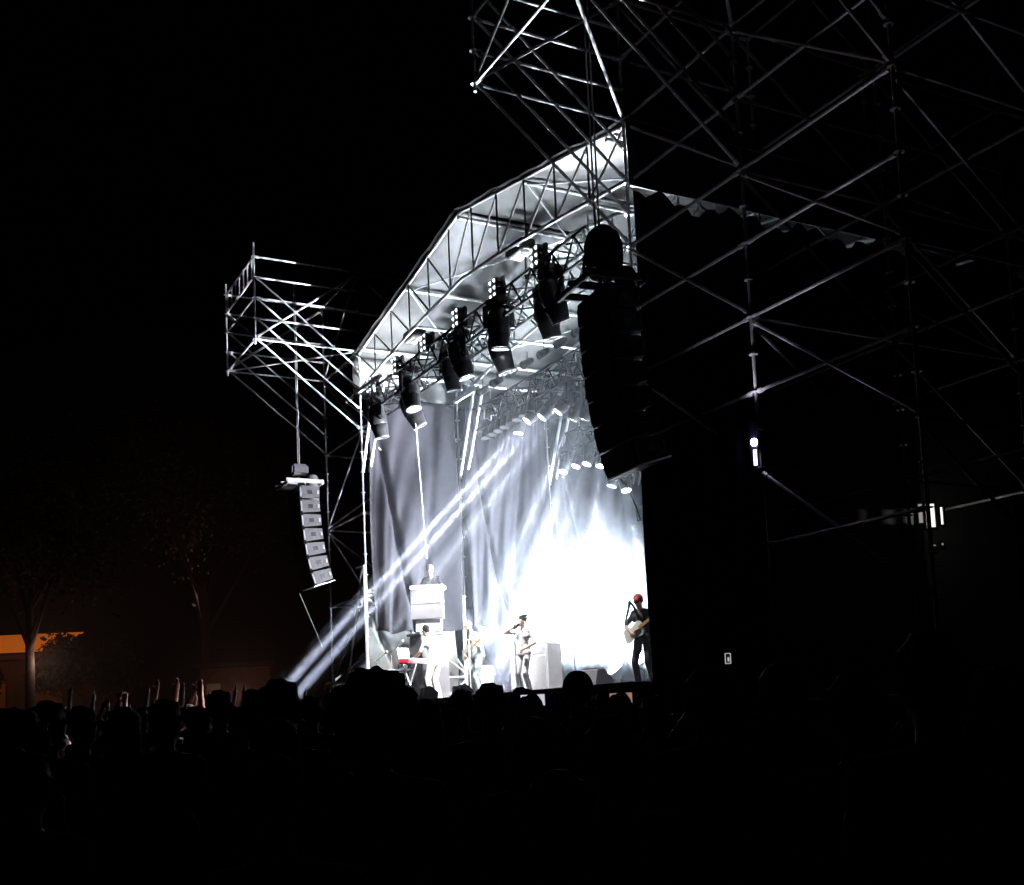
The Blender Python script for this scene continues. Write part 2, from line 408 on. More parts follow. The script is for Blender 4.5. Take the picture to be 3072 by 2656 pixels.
names = ['leftmost', 'second', 'third', 'fourth', 'fifth', 'sixth', 'seventh', 'eighth', 'ninth']
MH = [(10.64, 8.86, (0, .22, -1)), (9.25, 8.76, (-.1, .5, -1)), (8.72, 9.0, (-.25, .1, -1)), (7.05, 9.02, (.1, .15, -1)), (6.15, 8.98, (0, .35, -1)), (4.9, 8.75, (-.05, .3, -1)),
      (4.42, 9.05, (.15, .08, -1)), (3.1, 8.85, (.05, .25, -1)), (2.45, 8.9, (.1, .45, -1))]
for i, (u, z, dd) in enumerate(MH):
    d = U*dd[0]+V*dd[1]+Vector((0, 0, dd[2]))
    moving_head(S(u, .05+.25*(i % 2), z-.1), d, names[i]+' big black moving head hanging from the front truss', 1.06, LENS if i in (2, 4, 6) else None)
# clusters of small lamps on the front truss
for i, u in enumerate((10.91, 9.35, 7.7, 6.1, 4.45, 2.85)):
    p = S(u, .02, 9.66)
    t = thing('lamp_cluster', p, names[i]+' small black six lamp blinder on top of the front truss', 'stage light', 'blinder clusters on the front truss', rz=SR)
    bx = MB()
    for a in range(2):
        for b in range(3):
            q = p+V*(-.02)+U*(.10*(a-.5)*2)*.8+Vector((0, 0, .135*(b-1)))
            bx.lathe(q+V*.12, -V+U*.25, [(0, .035), (.03, .06), (.13, .065), (.14, .058)], 12)
    bx.box(p+V*.12, .3, .08, .44, Matrix.Rotation(SR, 3, 'Z'), .02)
    bx.build('housing', FIXT, t)
    dn = (-V+U*.25).normalized()
    for a in range(2):
        for b in range(3):
            q = p+V*(-.02)+U*(.10*(a-.5)*2)*.8+Vector((0, 0, .135*(b-1)))+V*.12+dn*.143
            MB().ell(q, .034, .034, .034, nu=10, nv=6).build('bulb', GLOW, t)
for i, u in enumerate((8.68, 3.75)):
    p = S(u, .2, 10.12)
    t = thing('flood_light', p, ('left', 'right')[i]+' boxy flood light fixed above the front truss', 'flood light', 'flood lights above the front truss', rz=SR)
    MB().box(p+Vector((0, 0, .06)), .62, .3, .2, Matrix.Rotation(SR, 3, 'Z'), .02).build('housing', FIXT, t)
    MB().box(p+Vector((0, 0, -.06)), .4, .24, .04, Matrix.Rotation(SR, 3, 'Z'), .004).build('lens', mat('flood_glass', (.8, .8, .8), .4, emit=(1, 1, 1), es=1.2 if i else .3), t)
    MB().tube(p+V*.1+Vector((0, 0, -.06)), p+V*.1+Vector((0, 0, -.55)), .02).build('bracket', BLKM, t)
# rows of small cans on the second truss and tangle of cables
def can(p, d, label, group, s=1., lit=None):
    p = Vector(p); d = Vector(d).normalized(); t = thing('par_can', p, label, 'stage light', group)
    b = MB(); b.lathe(p-d*.16*s, d, [(0, .04*s), (.02*s, .075*s), (.12*s, .09*s), (.32*s, .1*s), (.33*s, .09*s), (.30*s, .085*s)], 14); b.build('housing', FIXT, t)
    y = MB(); y.tube(p, p+Vector((0, 0, .26*s)), .014*s); y.tube(p-U*.11*s, p+U*.11*s, .014*s); y.build('bracket', BLKM, t)
    l = MB(); l.lathe(p+d*.12*s, d, [(0, .085*s), (.01*s, .08*s)], 14); l.build('lens', lit or mat('pale_lens', (.6, .62, .66), .3), t)
    return t
for i in range(8):
    u = 10.5-i*.32; can(S(u, 2.85, 8.62+.008*i), -V*.35-U*.3+Vector((0, 0, -1)), 'one of the small pale lensed cans in a row under the second truss', 'small cans in a row under the second truss', 1.15)
for i in range(14):
    u = 10.6-i*.62; can(S(u, 5.35, 8.28), -V*.2+Vector((0, 0, -1)), 'one of the small dark cans under the third truss', 'small dark cans under the third truss', 1.1)
for i in range(10):
    u = 10.3-i*.75; can(S(u, 2.7, 9.62), -V*.9+Vector((0, 0, -.5)), 'one of the small cans standing on the second truss', 'small cans standing on the second truss', 1.0)
cb = thing('cable_loom', S(8, 3.1, 9.3), 'black cables looping along the second truss', 'cable')
for i in range(16):
    rnd = random.Random(i); u0 = 10.8-i*.5; pts = []
    for j in range(9): pts.append(S(u0-j*.12, 2.8+.2*rnd.random(), 9.0+.45*rnd.random()-.25*math.sin(j/8*math.pi)))
    MB().path(pts, .014, 5).build('cable', BLKC if i % 3 else mat('grey_cable', (.25, .25, .25), .6), cb)
# lit beam lamps
def beam(p, q, power, label, deg=2.6, s=.8, lit=LENSB, group='lit beam lamps over the stage', rad=.05, dens=.05, smoke='lamp beam of lit haze'):
    """lit lamp plus an added cone of denser haze that makes its narrow beam show"""
    p = Vector(p); q = Vector(q); d = (q-p).normalized()
    t = moving_head(p, d, label, s, lit, group)
    spot('beam', p+d*.46*s, q, power, deg, 1., rad, parent=t)
    a = p+d*.5*s; L = (q-a).length; r0 = .14; r1 = r0+L*math.tan(math.radians(deg/2))+.02
    mb = MB(); mb.tube(a, q, r0, 20, r1)  # haze cone added along the lamp axis so the beam shows
    mt = MATS.get('beam_haze_%g' % dens)
    if not mt:
        mt = bpy.data.materials.new('beam_haze'); mt.use_nodes = True; nt = mt.node_tree; nt.nodes.remove(nt.nodes['Principled BSDF'])
        pv = nt.nodes.new('ShaderNodeVolumePrincipled'); pv.inputs['Color'].default_value = (.86, .9, 1, 1); pv.inputs['Density'].default_value = dens; pv.inputs['Anisotropy'].default_value = .1
        nt.links.new(pv.outputs[0], nt.nodes['Material Output'].inputs['Volume']); MATS['beam_haze_%g' % dens] = mt
    o = mb.build('beam_haze', mt); tag(o, smoke, 'haze', kind='stuff')
    return t
BP = 1150000
def down(a, b):
    a = Vector(a); b = Vector(b); k = (a.z-DECK-.06)/(a.z-b.z); return S(*(a+(b-a)*k))
beam(S(8.26, 3.0, 8.6), S(10.53, -2.7, 2.2), BP, 'lit lamp throwing the lower long beam down to the left crowd', 1.7, smoke='lower long light beam slanting from the stage to the left crowd')
beam(S(7.6, 3.0, 8.52), S(10.33, -2.4, 2.1), BP, 'lit lamp throwing the upper long beam down to the left crowd', 1.7, smoke='upper long light beam slanting from the stage to the left crowd')
beam(S(6.93, 3.0, 8.49), S(9.7, -1.3, 2.3), BP*.3, 'lit lamp throwing the faint third long beam', 1.6, smoke='fainter third light beam right of the two long ones')
beam(S(9.05, 3.0, 8.6), down((9.05, 3.0, 8.6), (9.6, 2.4, 4)), BP*.02, 'lamp with pale crescent rim at the left of the row', 2.2, dens=.01, smoke='very faint light beam behind the DJ wire')
for i, (a, b, pw) in enumerate([((6.64, 3.1, 8.3), (10.2, 2.0, 3.05), .8), ((6.2, 3.1, 8.2), (9.4, 2.4, 3.05), .6), ((11.0, 5.4, 8.2), (10.3, 3.0, 3.05), .45), ((10.3, 5.4, 8.2), (10.3, 2.8, 3.05), .8), ((9.79, 5.4, 8.15), (9.88, 3.0, 3.0), .9), ((9.3, 5.4, 8.0), (8.64, 4.0, 2.9), .9),
                              ((8.75, 5.4, 7.4), (9.45, 4.0, 2.95), .6), ((8.4, 5.4, 7.2), (6.86, 5.0, 2.76), 1.1)]):
    beam(S(*a), down(a, b), BP*pw*.6, ['lit lamp high beside the hanging speakers', 'lit lamp close to the left edge of the hanging speakers', 'leftmost of the three round glaring lamps', 'middle of the three round glaring lamps',
         'right one of the three round glaring lamps', 'lit lamp aimed straight down into the smoke', 'lit lamp behind the lowest hanging speaker', 'lit lamp right of the hanging speakers at the stage rear'][i], 1.7,
         smoke=['wide light beam crossing behind the white brace', 'second light beam close to the white brace', 'short light beam from the leftmost round lamp', 'light beam slanting from the middle round lamp', 'light beam slanting from the right round lamp', 'steep light beam into the brightest smoke', 'light beam appearing below the hanging speakers', 'bright streak of light just left of the guitarist'][i])
for i, (a, b, pw) in enumerate((((7.05, -.1, 8.4), (7.6, 2, 3.3), 5000), ((4.9, -.1, 8.2), (9.6, 1.6, 3.2), 9000), ((4.42, -.1, 8.3), (3.4, 2.0, 3.2), 2500), ((3.1, -.1, 8.2), (10.6, 1.2, 3.3), 6000))):
    spot('key', S(*a), S(*b), pw, 34, .5, .12, (1, .97, .98))  # added front light on the performers, set near the moving heads
spot('crowd_key', S(6.1, -.25, 8.5), S(1.5, -6.9, 1.8), 15000, 24, .6, .12, (1, .8, .82))  # added pink spot that brightens the raised hands at left
# ================================================================== LINE ARRAYS
def line_array(u, v, ztop, labels, n=7, side=CAB, toe=0.):
    Q = Matrix.Rotation(-toe, 3, 'Z'); U = Q @ globals()['U']; V = Q @ globals()['V']; base_ = globals()['S'](u, v, 0); u0_, v0_ = u, v
    def S(a, b, z): return base_+U*(a-u0_)+V*(b-v0_)+Vector((0, 0, z))
    t = thing('line_array', S(u, v, ztop), labels[0], 'loudspeakers', 'hanging line arrays', rz=SR)
    Mr = Matrix.Rotation(SR-toe, 3, 'Z')
    hgt, dep, wid = .345, .5, .9
    # bumper frame
    fr = MB()
    for dx in (-.45, 0, .45): fr.box(S(u+dx, v, ztop+.06), .06, .95, .1, Mr, .01)
    for dy in (-.42, .42): fr.box(S(u, v+dy, ztop+.02), 1.0, .06, .08, Mr, .01)
    fr.build('flying_frame', BLKM if side is CABD else ALU, t)
    # cabinets: pitch grows downwards
    p = S(u, v+.1, ztop-.04); ang = math.radians(1)
    for i in range(n):
        ang += math.radians([0, 1.6, 1.6, 2.2, 2.8, 3.4, 4.5][i])
        dn = Vector((0, 0, -1))*math.cos(ang)+V*math.sin(ang); fw = -V*math.cos(ang)+Vector((0, 0, -1))*math.sin(ang)
        c = p+dn*hgt/2
        M = Matrix((-U, -fw, -dn)).transposed()
        # wedge shaped cabinet
        pts = []
        for (a, b) in ((dep/2, -hgt/2+.006), (dep/2, hgt/2-.006), (-dep/2, hgt/2-.05), (-dep/2, -hgt/2+.05)):
            pts.append(c+fw*a+dn*b-U*wid/2)
        cab = MB().prism(pts, U*wid).build('cabinet', CABD if side is CABD else CABD, t, smooth=False)
        for sg in (-1, 1):
            pan = MB(); e = c-U*sg*(wid/2+.004)
            pan.prism([e+fw*(dep/2-.05)+dn*(-hgt/2+.012), e+fw*(dep/2-.05)+dn*(hgt/2-.012), e-fw*(dep/2-.01)+dn*(hgt/2-.045), e-fw*(dep/2-.01)-dn*(hgt/2-.045)], -U*sg*.012)
            po = pan.build('side_panel', side, cab); po.matrix_parent_inverse = Matrix.Identity(4); 
            hd = MB(); hd.box(e-U*sg*.016, .012, .12, .1, M, .004); hd.build('handle', BLKM, cab)
            rg = MB(); rg.box(e-U*sg*.022+fw*(dep/2-.02), .03, .035, hgt*.7, M, .006); rg.box(e-U*sg*.022-fw*(dep/2-.05), .03, .05, .09, M, .006); rg.build('rigging_plate', mat('rigging_steel', (.4, .4, .42), .5) if side is CAB else BLKM, cab)
        gr = MB(); gr.box(c+fw*(dep/2+.006), wid-.02, .012, hgt-.03, M, .003); gr.build('grille', mat('grille_mesh', (.008, .008, .01), .7, .1, noise=(60, .5)), cab)
        p = p+dn*hgt
    edge = MB(); edge.box(p+dn*.012-V*0, wid, dep+.05, .02, M, .004); edge.build('bottom_plate', ALU, t)
    mo = thing('chain_hoist', S(u, v, ztop+.25), labels[1], 'hoist', 'chain hoists above the line arrays', rz=SR)
    MB().box(S(u, v, ztop+.42), .3, .42, .26, Mr, .05).build('motor', FIXT if side is CABD else CAB, mo)
    bag = MB(); bag.lathe(S(u-.25, v+.25, ztop+.25), (0, 0, -1), [(0, .1), (.05, .14), (.4, .17), (.62, .15), (.68, .05)], 12); bag.build('chain_bag', mat('grey_canvas', (.2, .2, .2), .9, noise=(8, .3)), mo)
    ch = MB()
    for dx in (-.05, .07): ch.tube(S(u+dx, v, ztop+.5), S(u+dx, v, ZB+HW), .013, 6)
    ch.build('chain', ROPE, mo); MB().tube(S(u, v, ztop+.1), S(u, v, ztop+.35), .02).build('hook', ROPE, mo)
    return t, mo
def hexbag(): pass
line_array(W+1.2, -1.2, 7.5, ('grey sided line array of seven speakers hanging left of the stage', 'chain hoist above the far grey line array'))
line_array(-1.2, -1.38, 7.35, ('black line array of speakers hanging in front of the right stage edge', 'chain hoist with round top above the near black line array'), side=CABD, toe=math.radians(7))
dome = MB(); dome.lathe(S(-1.12, -1.25, 7.6), (0, 0, 1), [(0, .2), (.1, .26), (.45, .27), (.6, .22), (.7, .12), (.73, .02)], 16)
tag(dome.build('cable_drum', BLKC), 'dark round cable bag resting on the near hanging speakers', 'cable bag')
for a, b in (((.8, -.6, 7.9), (-.7, -1.1, 7.55)), ((1.7, .0, 9.1), (-.3, -1.0, 7.9))):
    pass
tag(MB().path([S(-.55, -1.0, 5.3), S(-.62, -.9, 5.0), S(-.5, -.6, 4.75), S(-.36, -.4, 4.55), S(-.2, -.3, 4.5), S(-.15, -.25, 4.42), S(-.3, -.3, 4.4), S(-.36, -.38, 4.5)], .008, 6).build('loose_rope', ROPE), 'thin pale rope looping below the near hanging speakers', 'rope')
tag(MB().tube(S(W+1.1, -1.3, 4.85), S(W+.4, -1.0, 3.5), .012, 6).build('tie_line', ROPE), 'thin line hanging under the far grey line array', 'rope')

# ================================================================== PEOPLE
SKIN = mat('skin', (.45, .26, .19), .5, noise=(30, .08)); HAIR = mat('dark_hair', (.010, .008, .007), .7, noise=(60, .5), spec=.12)
def cap_(mb, a, b, ra, rb):
    mb.tube(a, b, ra, 12, rb); mb.ell(a, ra, ra, ra, nu=12, nv=8); mb.ell(b, rb, rb, rb, nu=12, nv=8)
def segdist(P, a, b, ra, rb):
    a = np.array(a); b = np.array(b); d = b-a; L = (d@d)+1e-9
    t = np.clip(((P-a)@d)/L, 0, 1); q = a+t[:, None]*d
    return np.linalg.norm(P-q, axis=1)-(ra+(rb-ra)*t)
def ik(s, h, l1, l2, pole):
    s = Vector(s); h = Vector(h); d = h-s; L = min(d.length, (l1+l2)*.985); d.normalize(); h = s+d*L
    x = (l1*l1-l2*l2+L*L)/(2*L); y = math.sqrt(max(0, l1*l1-x*x)); pl = Vector(pole); pl = (pl-d*pl.dot(d)).normalized()
    return s+d*x+pl*y, h
def human(name, hL=(.28, .05, .80), hR=(-.28, .05, .80), lean=0., side=0., feet=((.13, 0), (-.13, 0)), head_turn=0, head_dip=0, hair='short', shirt='shirt_black', trousers='trousers_black',
          cols=None, vox=.011, sleeves='long', poleL=(.6, .5, -.6), poleR=(-.6, .5, -.6), fingers=True, shorts=False, curl=.6, hdir=None, fat=1.):
    """1.75 m figure facing -y, feet at z=0. one continuous surface; returns mesh"""
    prims = []   # (kind, a, b, ra, rb)
    def c(k, a, b, ra, rb): prims.append((k, Vector(a), Vector(b), ra, rb))
    hip = Vector((0, 0, .93)); ch = Vector((side*.5, -lean*.6, 1.30)); nk = Vector((side*.8, -lean*1.0, 1.46))
    hd = nk+Vector((side*.1, -.03-lean*.3-head_dip*.08, .155-head_dip*.03))
    c('t', hip+Vector((.07, 0, 0)), hip+Vector((-.07, 0, 0)), .125*fat, .125*fat)
    c('s', hip+Vector((.05, 0, .10)), hip+Vector((-.05, 0, .10)), .118*fat, .118*fat)
    c('s', hip+Vector((0, 0, .1)), ch, .13*fat, .135*fat)
    c('s', ch+Vector((.09, 0, .0)), ch+Vector((-.09, 0, .0)), .118*fat, .118*fat)
    sh = {}
    for sg in (1, -1):
        s_ = ch.lerp(nk, .68)+Vector((.185*sg, 0, -.015)); sh[sg] = s_
        c('s', nk+Vector((.03*sg, 0, -.05)), s_, .07, .062)
    c('k', nk+Vector((0, 0, -.05)), hd+Vector((0, .01, -.06)), .057, .052)
    # legs
    for sg, ft in zip((1, -1), feet):
        h0 = hip+Vector((.095*sg, 0, -.03)); an = Vector((ft[0], ft[1], .085))
        kn, an = ik(h0, an, .43, .42, (0.05*sg, -1, 0))
        c('t', h0, kn, .092*fat, .072)
        if shorts: c('k', kn, an, .055, .042)
        else: c('t', kn, an, .068, .062)
        c('f', an+Vector((0, .03, -.04)), an+Vector((.03*sg, -.16, -.05)), .042, .035)
    # arms
    for sg, h, pl in ((1, hL, poleL), (-1, hR, poleR)):
        el, wr = ik(sh[sg], h, .29, .26, pl)
        c('s', sh[sg], el, .052, .043)
        c('s' if sleeves == 'long' else 'k', el, wr, .041, .029)
        fd = (wr-el).normalized()
        if hdir: fd = (fd*.4+Vector(hdir[0 if sg == 1 else 1])).normalized()
        pal = wr+fd*.075
        c('k', wr, pal, .028, .032)
        if fingers:
            sd = fd.cross(Vector((0, 1, 0)) if abs(fd.y) < .8 else Vector((0, 0, 1))).normalized(); nrm = sd.cross(fd)
            c('k', pal-sd*.022, pal+sd*.022, .02, .02)
            for q, (off, ln) in enumerate(((-.033, .062), (-.011, .078), (.011, .082), (.033, .07))):
                b0 = pal+sd*off+fd*.01; m1 = b0+(fd*(1-.3*curl)+nrm*.5*curl+sd*off*2).normalized()*ln*.55; e1 = m1+(fd*(1-curl*1.1)+nrm*curl).normalized()*ln*.5
                c('k', b0, m1, .0105, .0095); c('k', m1, e1, .0095, .008)
            b0 = wr+fd*.03-sd*.03; m1 = b0+(fd*.6-sd*.6+nrm*.3).normalized()*.04; e1 = m1+(fd*.9-sd*.1+nrm*.4).normalized()*.035
            c('k', b0, m1, .014, .012); c('k', m1, e1, .012, .009)
    Rh = Matrix.Rotation(head_turn, 3, 'Z') @ Matrix.Rotation(head_dip*.5, 3, 'X')
    def H(x, y, z): return hd+Rh @ Vector((x, y, z))
    c('k', H(0, .012, .03), H(0, -.005, .02), .083, .08); c('k', H(0, -.03, -.055), H(0, -.01, .0), .052, .07)
    c('k', H(0, -.088, .005), H(0, -.102, -.018), .012, .016)       # nose
    for sg in (1, -1): c('k', H(.078*sg, .01, .01), H(.082*sg, .014, -.018), .016, .012)
    c('k', H(-.022, -.083, -.048), H(.022, -.083, -.048), .011, .011)
    for sg in (1, -1): c('k', H(.018*sg, -.083, .03), H(.045*sg, -.074, .032), .011, .01)
    hr = random.Random(len(name))
    if hair == 'short': c('h', H(0, .034, .05), H(0, .014, .07), .09, .084)
    elif hair == 'bald': pass
    elif hair == 'beard': c('h', H(0, .022, .048), H(0, .0, .055), .09, .086); c('h', H(0, -.045, -.07), H(0, -.03, -.055), .045, .055)
    elif hair == 'long': c('h', H(0, .022, .05), H(0, 0, .055), .098, .092); c('h', H(.0, .05, 0), H(0, .09, -.26), .1, .075); c('h', H(.05, .03, -.02), H(.07, .06, -.22), .06, .05); c('h', H(-.05, .03, -.02), H(-.07, .06, -.22), .06, .05)
    elif hair == 'bun': c('h', H(0, .02, .05), H(0, 0, .055), .093, .09); c('h', H(.02, .05, .15), H(.02, .06, .16), .05, .05)
    elif hair == 'curly':
        c('h', H(0, .03, .05), H(0, 0, .06), .13, .125)
        for q in range(150):
            th, ph = hr.uniform(0, 6.28), hr.uniform(-.9, 1.5); dv = Vector((math.cos(th)*math.cos(ph), math.sin(th)*math.cos(ph), math.sin(ph)))
            if dv.y < -.55: continue
            a = H(0, .03, .04)+dv*.115; c('h', a, a+dv*.03+Vector((hr.uniform(-.02, .02), 0, hr.uniform(-.02, .02))), .03, .018)
    elif hair == 'cap': c('c', H(0, .015, .06), H(0, .0, .068), .096, .093); c('c', H(0, -.07, .052), H(0, -.15, .04), .055, .05)
    elif hair == 'capback': c('c', H(0, .015, .06), H(0, .0, .068), .096, .093); c('k', H(0, -.1, -.05), H(0, -.1, -.04), .01, .01)
    elif hair == 'beanie': c('c', H(0, .02, .06), H(0, .01, .10), .098, .085)
    if hair in ('short', 'long', 'bun', 'beard'):
        for q in range(64):
            th, ph = hr.uniform(0, 6.28), hr.uniform(-.1, 1.5); dv = Vector((math.cos(th)*math.cos(ph), math.sin(th)*math.cos(ph), math.sin(ph)))
            if dv.y < -.5 and ph < .9: continue
            a = H(0, .02, .05)+Rh @ (dv*.084); c('h', a, a+Rh @ (dv*.012+Vector((hr.uniform(-.022, .022), hr.uniform(0, .02), hr.uniform(-.012, .018)))), .015, .007)
    if name.startswith('crowd') or shirt == 'loose':
        for q in range(14):      # creases and hang of the shirt
            sx = hr.choice((-1, 1)); xx = hr.uniform(.02, .13)*sx; yy = hr.choice((-1, 1))*hr.uniform(.08, .11); z0_ = hr.uniform(.92, 1.3)
            c('s', (xx, yy, z0_), (xx+hr.uniform(-.04, .04), yy*1.05, z0_-.16), .03, .022)
    mb = MB()
    for k, a, b, ra, rb in prims:
        if (a-b).length < 1e-4: b = a+Vector((0, 0, .001))
        cap_(mb, a, b, ra, rb)
    me = bpy.data.meshes.new('tmp'); me.from_pydata([Vector(v) for v in mb.v], [], mb.f); me.update()
    bm = bmesh.new(); bm.from_mesh(me); bmesh.ops.remove_doubles(bm, verts=bm.verts, dist=1e-5)
    bmesh.ops.recalc_face_normals(bm, faces=bm.faces); bm.to_mesh(me); bm.free()
    o = bpy.data.objects.new('tmp', me); COL.objects.link(o)
    rm = o.modifiers.new('r', 'REMESH'); rm.mode = 'VOXEL'; rm.voxel_size = vox
    sm = o.modifiers.new('s', 'SMOOTH'); sm.iterations = 2; sm.factor = .5
    dg = bpy.context.evaluated_depsgraph_get(); dg.update()
    out = bpy.data.meshes.new_from_object(o.evaluated_get(dg)); bpy.data.objects.remove(o)
    nf = len(out.polygons); P = np.empty(nf*3); out.polygons.foreach_get('center', P); P = P.reshape(-1, 3)
    best = np.full(nf, 1e9); idx = np.zeros(nf, int); kk = {'k': 0, 's': 1, 't': 2, 'f': 3, 'h': 4, 'c': 5}
    for k, a, b, ra, rb in prims:
        d = np.abs(segdist(P, a, b, ra, rb)) if k not in 'hc' else np.abs(segdist(P, a, b, ra, rb))-.006
        msk = d < best; best[msk] = d[msk]; idx[msk] = kk[k]
    cols = cols or {}
    out.materials.clear()
    for q, dflt in enumerate((('skin', None), ('shirt', (.03, .03, .035)), ('trousers', (.02, .02, .025)), ('shoe', (.03, .03, .03)), ('hair', None), ('cap', (.03, .03, .03)))):
        key, dc = dflt
        if key == 'skin': mt = SKIN
        elif key == 'hair': mt = cols.get('hairm', HAIR)
        else:
            cc = cols.get(key, dc); mt = mat(key+'_%02d%02d%02d' % tuple(int(x*999) for x in cc), cc, .85, noise=(14, .25), bump=.2, spec=.15)
        out.materials.append(mt)
    out.polygons.foreach_set('material_index', idx.astype(np.int32)); out.shade_smooth(); out.name = name
    return out
def place(me, loc, rz, label, s=1., group=None, name='person'):
    o = bpy.data.objects.new(name, me); COL.objects.link(o); o.location = loc; o.rotation_euler = (0, 0, rz); o.scale = (s, s, s)
    return tag(o, label, 'person', group)
def L2W(o_loc, rz, s, p): return Vector(o_loc)+Matrix.Rotation(rz, 3, 'Z') @ (Vector(p)*s)

# ---- performers. local -y is forward; rz = SR faces the audience
# singer: hand with microphone at mouth
sg = S(7.45, 1.95, DECK); rz = SR+.25
singer = human('singer', hL=(.20, -.16, 1.02), hR=(-.10, -.20, 1.50), poleR=(-1, .1, -.5), hair='short', cols={'shirt': (.75, .75, .76), 'trousers': (.7, .7, .7), 'shoe': (.6, .6, .6)}, sleeves='short', head_turn=-.3)
place(singer, sg, rz, 'singer in pale shirt and trousers holding a microphone to his mouth', .98)
def inst(name, label, cat, base, rz): return thing(name, base, label, cat, rz=rz)
def mic(p, d, label):
    t = thing('microphone', p, label, 'microphone'); d = Vector(d).normalized()
    MB().lathe(p, d, [(0, .011), (.12, .018), (.13, .02)], 10).build('handle', BLKM, t); MB().ell(Vector(p)+d*.15, .027, .027, .027).build('mic_grille', ALU, t)
mic(L2W(sg, rz, .98, (-.05, -.235, 1.50)), Matrix.Rotation(rz, 3, 'Z') @ Vector((.5, .35, .35)), 'microphone held by the singer')
# guitars
def guitar(base, rz, label, body=(.8, .78, .7), bass=False, tilt=.45, s=1.):
    """base: centre of the body; neck goes to local +x rising"""
    t = thing('bass_guitar' if bass else 'electric_guitar', base, label, 'guitar', rz=rz)
    T = Matrix.Translation(Vector(base)) @ Matrix.Rotation(rz, 4, 'Z') @ Matrix.Rotation(-tilt, 4, 'Y')
    bm_ = mat('guitar_%d' % int(body[0]*99), body, .25)
    n = 34; out = []
    for i in range(n):
        a = 2*math.pi*i/n; r = .165+.035*math.cos(2*a)-.03*math.cos(4*a+.4); x = r*math.cos(a)*1.25; z = r*math.sin(a)*.95
        out.append(T @ Vector((x-.05, -.02, z)))
    MB().prism(out, (T.to_3x3() @ Vector((0, .045, 0)))).build('body', bm_, t)
    L_ = .80 if bass else .62
    MB().prism([T @ Vector(p) for p in ((.1, -.032, -.028), (L_, -.03, -.02), (L_, -.03, .02), (.1, -.032, .028))], T.to_3x3() @ Vector((0, .022, 0))).build('neck', mat('maple', (.45, .28, .12), .35, noise=(20, .2)), t)
    MB().prism([T @ Vector(p) for p in ((L_, -.03, -.02), (L_+.07, -.03, -.05), (L_+.17, -.03, -.03), (L_+.15, -.03, .035), (L_, -.03, .022))], T.to_3x3() @ Vector((0, .018, 0))).build('headstock', mat('maple', ()), t)
    pg = MB().prism([T @ Vector(p) for p in ((-.08, -.024, -.13), (.12, -.024, -.1), (.13, -.024, -.02), (0, -.024, .0), (-.1, -.024, -.03))], T.to_3x3() @ Vector((0, .003, 0))).build('pickguard', mat('black_pickguard', (.03, .03, .03), .3), t)
    st = MB(); st.path([T @ Vector(p) for p in ((-.22, .03, .05), (-.20, .14, .30), (-.02, .20, .52), (.14, .06, .55), (.22, -.02, .36), (.17, .0, .14))], .022, 6); st.build('strap', BLKC, t)
    return t
gl = S(3.28, 2.12, DECK); rz = SR+.35
gu = human('guitarist', hL=(.40, -.26, 1.34), hR=(-.10, -.24, 1.02), poleR=(-1, .3, .1), poleL=(.6, -.1, -1), hair='cap', cols={'cap': (.30, .05, .045), 'shirt': (.035, .033, .04), 'trousers': (.05, .05, .06)}, sleeves='short', head_turn=.3, head_dip=.6, feet=((.2, 0), (-.18, .03)))
place(gu, gl, rz, 'guitarist with red cap and black clothes at the right stage edge', .97)
guitar(L2W(gl, rz, .97, (-.02, -.20, 1.05)), rz, 'white electric guitar held by the guitarist in the red cap', tilt=.5)
bl = S(9.3, 1.75, DECK); rz = SR-.1
bs = human('bassist', hL=(.42, -.25, 1.20), hR=(-.08, -.25, .98), poleR=(-1, .3, .1), poleL=(.6, -.1, -1), hair='bald', lean=.10, cols={'shirt': (.30, .36, .33), 'trousers': (.25, .3, .3)}, sleeves='short', head_turn=-.4, head_dip=.5, fat=1.12, feet=((.18, 0), (-.2, .05)))
place(bs, bl, rz, 'bald bass player leaning over a pale bass guitar', 1.04)
guitar(L2W(bl, rz, 1.04, (0, -.24, 1.02)), rz, 'pale bass guitar held by the bald player', body=(.6, .6, .55), bass=True, tilt=.25)
kl = S(9.75, .88, DECK); rz = SR-1.2
kb = human('keyboardist', hL=(.16, -.45, 1.02), hR=(-.22, -.42, 1.02), hair='short', cols={'shirt': (.5, .5, .55), 'trousers': (.78, .78, .78)}, lean=.12, head_dip=.7, sleeves='short', poleL=(.5, .6, -.8), poleR=(-.5, .6, -.8), fat=1.05)
place(kb, kl, rz, 'keyboard player in vest and white trousers bent over a red keyboard', 1.0)
kt = thing('red_keyboard', L2W(kl, rz, 1, (0, -.50, .90)), 'red stage keyboard on a stand left of the pole', 'keyboard', rz=rz)
Mk = Matrix.Rotation(rz, 3, 'Z')
MB().box(L2W(kl, rz, 1, (-.05, -.52, .93)), 1.1, .32, .10, Mk, .02).build('case', RED, kt)
kk = MB(); kk.m = 0
for i in range(30): kk.box(L2W(kl, rz, 1, (-.52+i*.034, -.44, .985)), .031, .13, .012, Mk)
kk.build('white_keys', WHITE, kt, smooth=False)
kk = MB()
for i in range(29):
    if i % 7 not in (2, 6): kk.box(L2W(kl, rz, 1, (-.503+i*.034, -.47, .998)), .018, .08, .014, Mk)
kk.build('black_keys', BLKM, kt, smooth=False)
ks = thing('keyboard_stand', L2W(kl, rz, 1, (0, -.5, 0)), 'crossed legs of the stand under the red keyboard', 'keyboard stand', rz=rz)
for sx in (-.3, .25):
    MB().tube(L2W(kl, rz, 1, (sx, -.74, 0.01)), L2W(kl, rz, 1, (sx, -.34, .87)), .018).build('leg', ALU, ks); MB().tube(L2W(kl, rz, 1, (sx+.04, -.34, 0.01)), L2W(kl, rz, 1, (sx+.04, -.74, .87)), .018).build('leg', ALU, ks)
